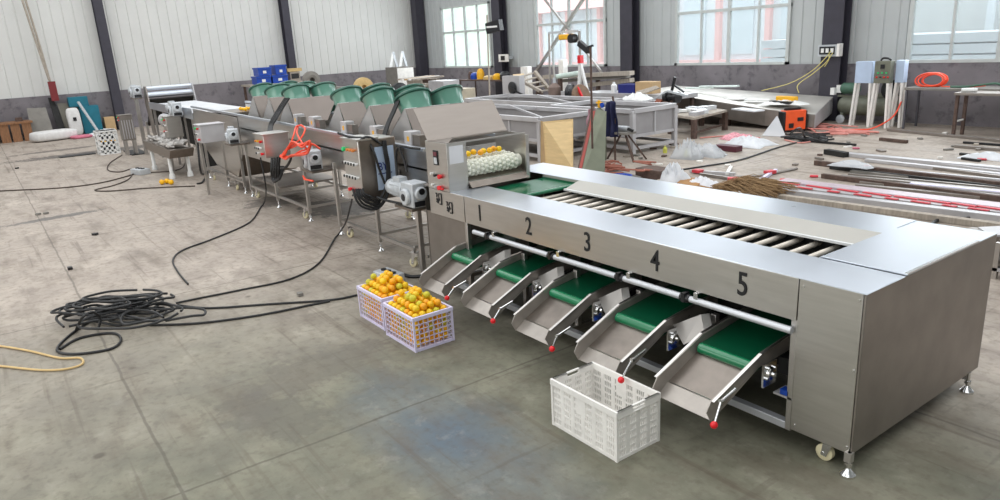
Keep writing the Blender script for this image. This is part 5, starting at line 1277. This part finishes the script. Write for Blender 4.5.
# broom and bits behind the sorter
bm_ = thing('straw_broom', 'brown straw broom lying on the floor behind the sorting machine', 'broom', tuple(gz(740,190)))
h0, h1 = gz(712,190,.10), gz(785,197,.04)
rnd = random.Random(9); mb = MB()
for k in range(300):
    t0 = rnd.uniform(0,.25); s_ = rnd.uniform(-1, 1); A = h0.lerp(h1, t0)+Vector((0, s_*.06, rnd.uniform(.0,.08)))
    B2 = h0.lerp(h1, rnd.uniform(.6, 1.0))+Vector((rnd.uniform(-.1,.1), s_*.38+rnd.uniform(-.1,.1), rnd.uniform(-.03,.16)))
    Mid = A.lerp(B2, .5)+Vector((rnd.uniform(-.03,.03),rnd.uniform(-.05,.05),rnd.uniform(.04,.15))); mb.tube([A, Mid, B2], .0045, 4)
for v in mb.v: v.z = max(v.z, .004)
tag(mb.build('bristles', STRAW, bm_), kind='stuff')
MB().cyl(gz(700,187,.06), h0, .03, n=10).build('binding', mat('broom_binding', (150,110,60), .8), bm_)
solo(MB().plate([gz(677,184,.05), gz(697,188,.05), gz(703,180,.05), gz(684,178,.05)], .04), 'cardboard_piece', mat('brown_card', (160,118,70), .8), 'brown torn cardboard piece beside the white bag behind the sorter', 'cardboard')
crumple('white_bag', gz(673,183), .42, .34, .36, FILM, 'crumpled white bag standing left of the cardboard piece', 31, 'bag')
crumple('white_bag', gz(702,186), .45, .35, .16, PAPER, 'white torn paper right of the cardboard piece', 32, 'paper')
for k, (a, b2, m, lb) in enumerate((((690,171),(735,174),GREYL,'pale rod on the floor behind the broom'),((700,174),(728,178),STEELB,'grey rod on the floor just above the broom'),((727,174),(731,167),WHITE,'short white tube standing near the broom'),((760,180),(776,170),LAV,'pale strip at the right of the broom'),((640,172),(668,181),STEELB,'grey rod on the floor left of the white bag'),((600,168),(640,178),GREYB,'dull rod on the floor behind the green panel'))):
    A, B2 = gz(*a, .03), gz(*b2, .03); solo(MB().bar(A, B2, .05, .04), 'floor_rod', m, lb, 'rod')
for k, (px, py) in enumerate(((698,171),(733,179),(770,172),(784,181),(640,186))):
    solo(MB().obox(gz(px, py, .045), (.16, .12, .05), k*.7), 'red_scrap', REDT, 'small red scrap on the floor behind the sorting machine', 'scrap', 'red scraps behind the sorter')
# ================================================================== MIDDLE BACK: corner cabinet, scrap heap, gantry
cc_ = thing('tall_cabinet', 'grey cabinet with white side in the back left corner', 'cabinet', (-27.6, 15.4, 0))
MB().box(-28.3, -27.3, 14.6, 15.4, 0, 1.52).build('body', GREYB, cc_); MB().box(-27.3, -27.28, 14.62, 15.38, .05, 1.48).build('white_side', WHITED, cc_)  # paler sheet covers the right face of the cabinet
def aframe(y, rz, label):
    t = thing('white_a_frame', label, 'frame', (-27.8, y, 1.521))
    MB().plate([(-27.8, y-.22, 1.53), (-27.8, y-.1, 1.53), (-27.8, y+.06, 2.15), (-27.8, y-.04, 2.15)], .06).build('left_leg', WHITE, t)
    MB().plate([(-27.8, y+.2, 1.53), (-27.8, y+.1, 1.53), (-27.8, y-.04, 2.15), (-27.8, y+.06, 2.15)], .06).build('right_leg', GREYP, t)
aframe(14.75, 0, 'white angled frame on the left of the corner cabinet top'); aframe(15.2, 0, 'grey-white angled frame on the right of the corner cabinet top')
rnd = random.Random(33)
hp = (-25.6, 15.0)
for lay in range(8):
    nn = 5 if lay < 4 else 3
    for i in range(nn):
        m = rnd.choice((WOODG, WOODG, GREYB, WHITED, CARD, RUST)); h = .124
        y = 14.3+i*.36+(0 if lay < 4 else .3); L = rnd.uniform(1.2, 2.0)*(1-.06*lay)
        solo(MB().obox((-25.75+rnd.uniform(-.25,.25), y,   .064+lay*.128), (L, rnd.uniform(.14,.26), h), rnd.uniform(-.1,.1), 0, 0), 'scrap_piece', m, 'board or profile stacked in the scrap pile in the back left corner', 'scrap', 'pieces of the corner scrap pile')
for k in range(5):
    x = -26.55+.3*k; solo(MB().bar((x, 14.2, 1.06), (x+rnd.uniform(-.05,.12), 15.6, 1.10), .12, .06), 'loose_board', (WOODG, WHITED, CARD, WHITED, WOODG)[k], 'loose pale board thrown across the top of the corner scrap pile', 'board', 'boards across the corner scrap pile')
box_thing('grey_cabinet', -24.3, -23.2, 14.3, 15.0, 0, 1.02, GREYL, 'low grey sheet cabinet right of the scrap heap', 'cabinet')
tb = simple_table('tool_table', 'rusty tool table below the first window', -24.6, -21.4, 15.9, 16.7, .95, RUST, RUST)
for k, (x, w, h, m, lb) in enumerate(((-23.9,.35,.25,BLUE,'blue tool case on the rusty tool table'),(-23.5,.3,.4,YEL,'yellow helmet-like case on the rusty tool table'),(-24.2,.2,.3,RUST,'dark red pot on the rusty tool table'),(-22.9,.5,.15,TAN,'tan cloth on the rusty tool table'),(-22.4,.35,.22,YEL,'small yellow box on the rusty tool table'),(-21.9,.4,.3,BLACKP,'black device on the rusty tool table'))):
    solo(MB().lathe((x, 16.2, .951), (x, 16.2, .951+h), [(w/2,0),(w/2,.6),(w/3,.9),(w/6,1)], 12), 'tool_case', m, lb, 'tool')
box_thing('beige_panel', -19.9, -19.2, 12.4, 13.0, 0, .95, mat('beige', (200,190,170), .6), 'beige crate-like box behind the nearest green blower', 'box')
# slender lamp pole with black head
lp_ = thing('floodlight_pole', 'thin pole with a black floodlight beside the first window', 'floodlight', (-22.9, 15.9, 0))
px0 = gy(489,90,15.2)
MB().cyl((px0.x, 15.2, 0), (gy(487,15,15.2).x, 15.2, gy(487,15,15.2).z), .03, n=8).build('pole', WOODG, lp_)
a0 = gy(491,27,15.2); MB().obox(a0+Vector((.2,0,0)), (.65,.2,.36), .2, 0, -.15).build('lamp_head', BLACKP, lp_); MB().obox(a0+Vector((.2,-.11,0)), (.5,.02,.06), .2).build('reflector', WHITE, lp_)
sb = thing('socket_box', 'cream socket box on the second steel column', 'socket', tuple(gy(504,58,16.8)))
c = gy(504,58,16.86); MB().box(c.x-.3, c.x+.3, 16.82, 16.87, c.z-.14, c.z+.14).build('plate', WHITED, sb); MB().box(c.x-.12, c.x+.1, 16.79, 16.82, c.z-.08, c.z+.08).build('outlet', BLACKP, sb); MB().box(c.x-.1, c.x+.1, 16.87, 17.22, c.z-.05, c.z+.05).build('bracket', GREYP, sb)
# machine with grey plate, drawing bench
dm = thing('drill_press', 'grey plated bench machine with black wheel behind the tanks', 'machine', (-17.3, 13.2, 0))
A = gy(502,76,12.95); B2 = gy(520,98,12.95)
MB().box(A.x, B2.x, 12.95, 13.15, B2.z, A.z).build('front_plate', GREYL, dm); MB().box(A.x+.2, B2.x-.2, 12.95, 13.2, 0, B2.z).build('column', GREYB, dm)
q = gy(511,88,12.86); MB().lathe(q, q+Vector((0,.08,0)), [(.12,0),(.18,.3),(.18,.7),(.12,1)], 16).build('hand_wheel', BLACKP, dm); MB().bar(q, gy(523,95,12.86), .04).build('lever', BLACKP, dm)
rk = thing('wood_rack', 'slanted wooden and steel rack with cross boards behind the tanks', 'rack', (-16.8, 14, 0))
MB().bar(gy(516,78,13.6), gy(542,92,13.4), .08).build('slanted_rail', WOODG, rk); MB().bar(gy(535,72,14.6), gy(551,92,14.4), .1).build('rear_rail', WOODG, rk)
for k in range(5):
    t0 = k/4; MB().bar(gy(516,78,13.6).lerp(gy(540,91,13.4), t0), gy(533,73,14.6).lerp(gy(549,90,14.4), t0), .16, .03).build('cross_board', WOODG, rk)
for q in (gy(518,80,13.6), gy(541,91,13.4), gy(537,74,14.6), gy(550,90,14.4)): MB().box(q.x-.04, q.x+.04, q.y-.04, q.y+.04, 0, q.z).build('leg', RUST, rk)
MB().box(-17.0, -15.5, 14.35, 14.42, .35, .78).build('lower_sheet', GREYL, rk)
solo(MB().plate([gy(513,75,14.6), gy(524,74,14.6), gy(525,77,14.3), gy(514,78,14.3)], .04), 'pale_board', mat('pale_wood', (226,200,160), .7), 'pale wooden board on the rack behind the tanks', 'board')
g1 = gy(555,104,13.0); zc = gy(556,83,13.0).z
cy = thing('gas_cylinder', 'brown grey gas cylinder standing upright behind the long tank', 'cylinder', (g1.x, 13.2, 0))
MB().lathe((g1.x, 13.0, 0), (g1.x, 13.0, zc), [(.15,0),(.17,.03),(.17,.9),(.11,.96),(.05,1)], 20).build('body', CYLB, cy); MB().cyl((g1.x, 13.0, zc), (g1.x, 13.0, zc+.14), .04, n=10).build('valve', GREYP, cy)
# small gantry with yellow hoist
gt = thing('hoist_gantry', 'slim pipe gantry with a yellow hoist before the second window', 'gantry', (-14.6, 13.6, 0))
yg = 14.9; A = gy(549,33,yg); B2 = gy(579,33,yg)
MB().cyl((A.x-.05, yg, 0), (A.x, yg, A.z), .035, n=8).build('post', TUBE, gt); MB().bar((A.x, yg, A.z), (B2.x, yg, A.z), .07).build('top_beam', GREYP, gt); MB().bar((B2.x, yg, A.z), (B2.x+.02, yg, A.z-.65), .05).build('hanger', TUBE, gt)
MB().cyl((A.x+.35, yg, 0), (A.x+.15, yg, 1.5), .035, n=8).build('prop', TUBE, gt); MB().cyl((B2.x+.05, yg, 0), (B2.x+.03, yg, A.z), .03, n=8).build('post', TUBE, gt)
c = gy(567,37,yg-.1); ho = MB().obox(c, (.6,.18,.16), 0).build('hoist', YEL, gt, bevel=.03); MB().lathe(c+Vector((.25,-.1,-.05)), c+Vector((.25,.1,-.05)), [(.13,0),(.13,1)], 14).build('hoist_wheel', BLACKP, ho)
for a in ((583,89),(574,89)):
    pass
wt = thing('white_trestle', 'white A shaped prop with a red top before the second window', 'trestle', (-13.9, 14.0, 0))
T = gy(580,62,13.7); MB().bar((T.x-.18, 13.7, 0), T, .06).build('leg', WHITE, wt); MB().bar((T.x+.35, 13.9, 0), T, .07).build('leg', WHITE, wt); MB().box(T.x-.05, T.x+.06, 13.65, 13.78, T.z-.03, T.z+.18).build('red_head', RED, wt)
c = gy(585,47,9.0)
MB().obox(gy(584,47,pp0.y+.02), (.26,.07,.09), 0, 0, .55).build('clamp', BLACKP, tp); MB().bar(gy(583,49,pp0.y+.02), gy(593,45.5,pp0.y), .03).build('clamp_arm', BLACKP, tp)
# dark fan-like grinder and round plate
fg = thing('bench_fan', 'black caged wheel machine with a rusty round guard behind the tanks', 'machine', (-13.4, 13.1, 0))
q = gy(568,93,13.3); MB().lathe(q, q+Vector((.15,.05,0)), [(.1,0),(.24,.2),(.24,.8),(.1,1)], 20).build('wheel', BLACKP, fg); q2 = gy(581,96,13.3)
MB().lathe(q2+Vector((-.06,0,0)), q2+Vector((.06,0,.03)), [(.28,0),(.3,.3),(.3,.7),(.28,1)], 20).build('round_guard', mat('rust_olive', (130,104,84), .7, 0, .2, 8), fg); MB().bar(gy(577,86,13.2), gy(586,105,13.2), .05).build('red_strip', RED, fg)
MB().box(q.x-.1, q.x+.7, 13.3, 13.6, 0, .7).build('stand', GREYB, fg)
crumple('white_cloth', (-12.75, 13.55, .71), .7, .5, .2, WHITE, 'white crumpled cloth on the steel plates behind the tanks', 41, 'cloth')
box_thing('plate_stack', -13.1, -12.3, 13.25, 13.85, 0, .70, GREYL, 'stack of grey steel plates under the white cloth behind the tanks', 'plates')
# shelf of stacked profiles under the second window
sr = thing('profile_rack', 'low rack of long pale steel profiles under the second window', 'rack', (-17, 15.6, 0))
for k, (a, b2, h, m) in enumerate((((545,77),(632,73),.12,WOODG), ((560,81),(628,76),.10,GREYB), ((590,85),(632,80),.12,WOODG))):
    A = gy(*a, 15.4+.1*k); B2 = gy(*b2, 15.4+.1*k); MB().bar(A, B2, .2, h).build('profile', m, sr)
for px in (560, 598, 625):
    A = gy(px, 80, 15.6); MB().box(A.x-.05, A.x+.05, 15.55, 15.65, 0, A.z).build('upright', RUST, sr)
solo(MB().cyl(gy(556,77,15.0), gy(580,73,15.0), .08, n=12), 'white_pipe', mat('pale_mint_pipe', (206,222,214), .5), 'pale mint pipe across the rack under the second window', 'pipe')
qq = gy(560,77,15.0); solo(MB().box(qq.x-.06, qq.x+.06, 14.95, 15.05, 0, qq.z-.04), 'pipe_support', RUST, 'rusty post under the pale mint pipe', 'post')
A = gy(527,70,16.4); solo(MB().box(A.x-.25, A.x+.15, 16.3, 16.5, 0, A.z+.12), 'white_box', WHITED, 'white box leaning below the second window', 'box')
A = gy(563,66,16.4); solo(MB().box(A.x-.12, A.x+.12, 16.3, 16.5, 0, A.z+.2), 'pale_post', WHITED, 'pale post below the middle of the second window', 'post')
# grey heaps seen between the blowers
for k, (px, py, r, lb) in enumerate(((310,80,.3,'small grey wheel behind the far blowers'),(318,82,.3,'second grey wheel behind the far blowers'),(362,88,.38,'tan coil seen between the middle blowers'),(398,92,.35,'dark round fitting beyond the nearest blowers'))):
    q = gx(px, py, -24.5 if k != 1 else -25.4)
    if k == 1: q.z = r
    t = solo(MB().lathe((q.x, q.y, max(q.z, r)), (q.x+.25, q.y, max(q.z, r)), [(r*.6,0),(r,.2),(r,.8),(r*.6,1),(r*.3,.9),(r*.3,.1)], 18), 'round_fitting', (GREYB, GREYP, TAN, BLACKP)[k], lb, 'fitting')
    if k != 1: solo(MB().box(q.x-.3, q.x+.5, q.y-.4, q.y+(1.1 if k == 0 else .4), 0, max(q.z-r, .05)), 'fitting_base', GREYB, 'grey block under the '+lb, 'block')

b = gz(993,279,0); zt = gy(993,238,b.y).z
ss = thing('sheet_rack', 'grey rack of stacked sheets just visible at the right edge behind the sorting machine', 'rack', tuple(b))
for k in range(6): MB().box(b.x-.03, b.x+1.2, b.y+.02*k, b.y+.7, zt*(.2+.13*k), zt*(.2+.13*k)+.03).build('sheet', (GREYL, STEELB)[k % 2], ss)
for x in (b.x, b.x+.25, b.x+1.15):
    for y in (b.y+.02, b.y+.68): MB().box(x-.02, x+.02, y-.02, y+.02, 0, zt*.9).build('post', TUBE, ss)
solo(MB().plate([gz(978,228,.245), gz(1012,226,.245), gz(1012,236,.245), gz(990,236,.245)], .02), 'loose_sheet', GREYL, 'pale loose sheet lying on stock at the right edge behind the machine', 'sheet')
cq = gz(996,231,.245)
solo(MB().box(cq.x-.25, cq.x+.25, cq.y-.1, cq.y+.1, 0, .225), 'sheet_support', STEELB, 'grey block under the loose sheet at the right edge', 'block')
rq = random.Random(99)
for k in range(34):
    px, py = rq.choice(((rq.uniform(600,720), rq.uniform(150,182)), (rq.uniform(640,830), rq.uniform(140,168)), (rq.uniform(840,1000), rq.uniform(133,160))))
    solo(MB().obox(gz(px, py, .018), (rq.uniform(.05,.22), rq.uniform(.04,.1), .03), rq.uniform(0,3)), 'small_offcut', rq.choice((STEELB, GREYB, RUST, WHITED, WOODG)), 'small offcut lying loose on the workshop floor among the stock', 'offcut', 'loose offcuts on the workshop floor')
for k, (px, py) in enumerate(((70,268),(38,214),(17,168),(300,294),(95,234),(46,213))):
    solo(MB().obox(gz(px, py, .018), (.07, .05, .03), k), 'floor_scrap', (BLACKP, GREYB)[k % 2], 'tiny dark scrap on the bare floor left of the line', 'scrap', 'tiny scraps on the left floor')
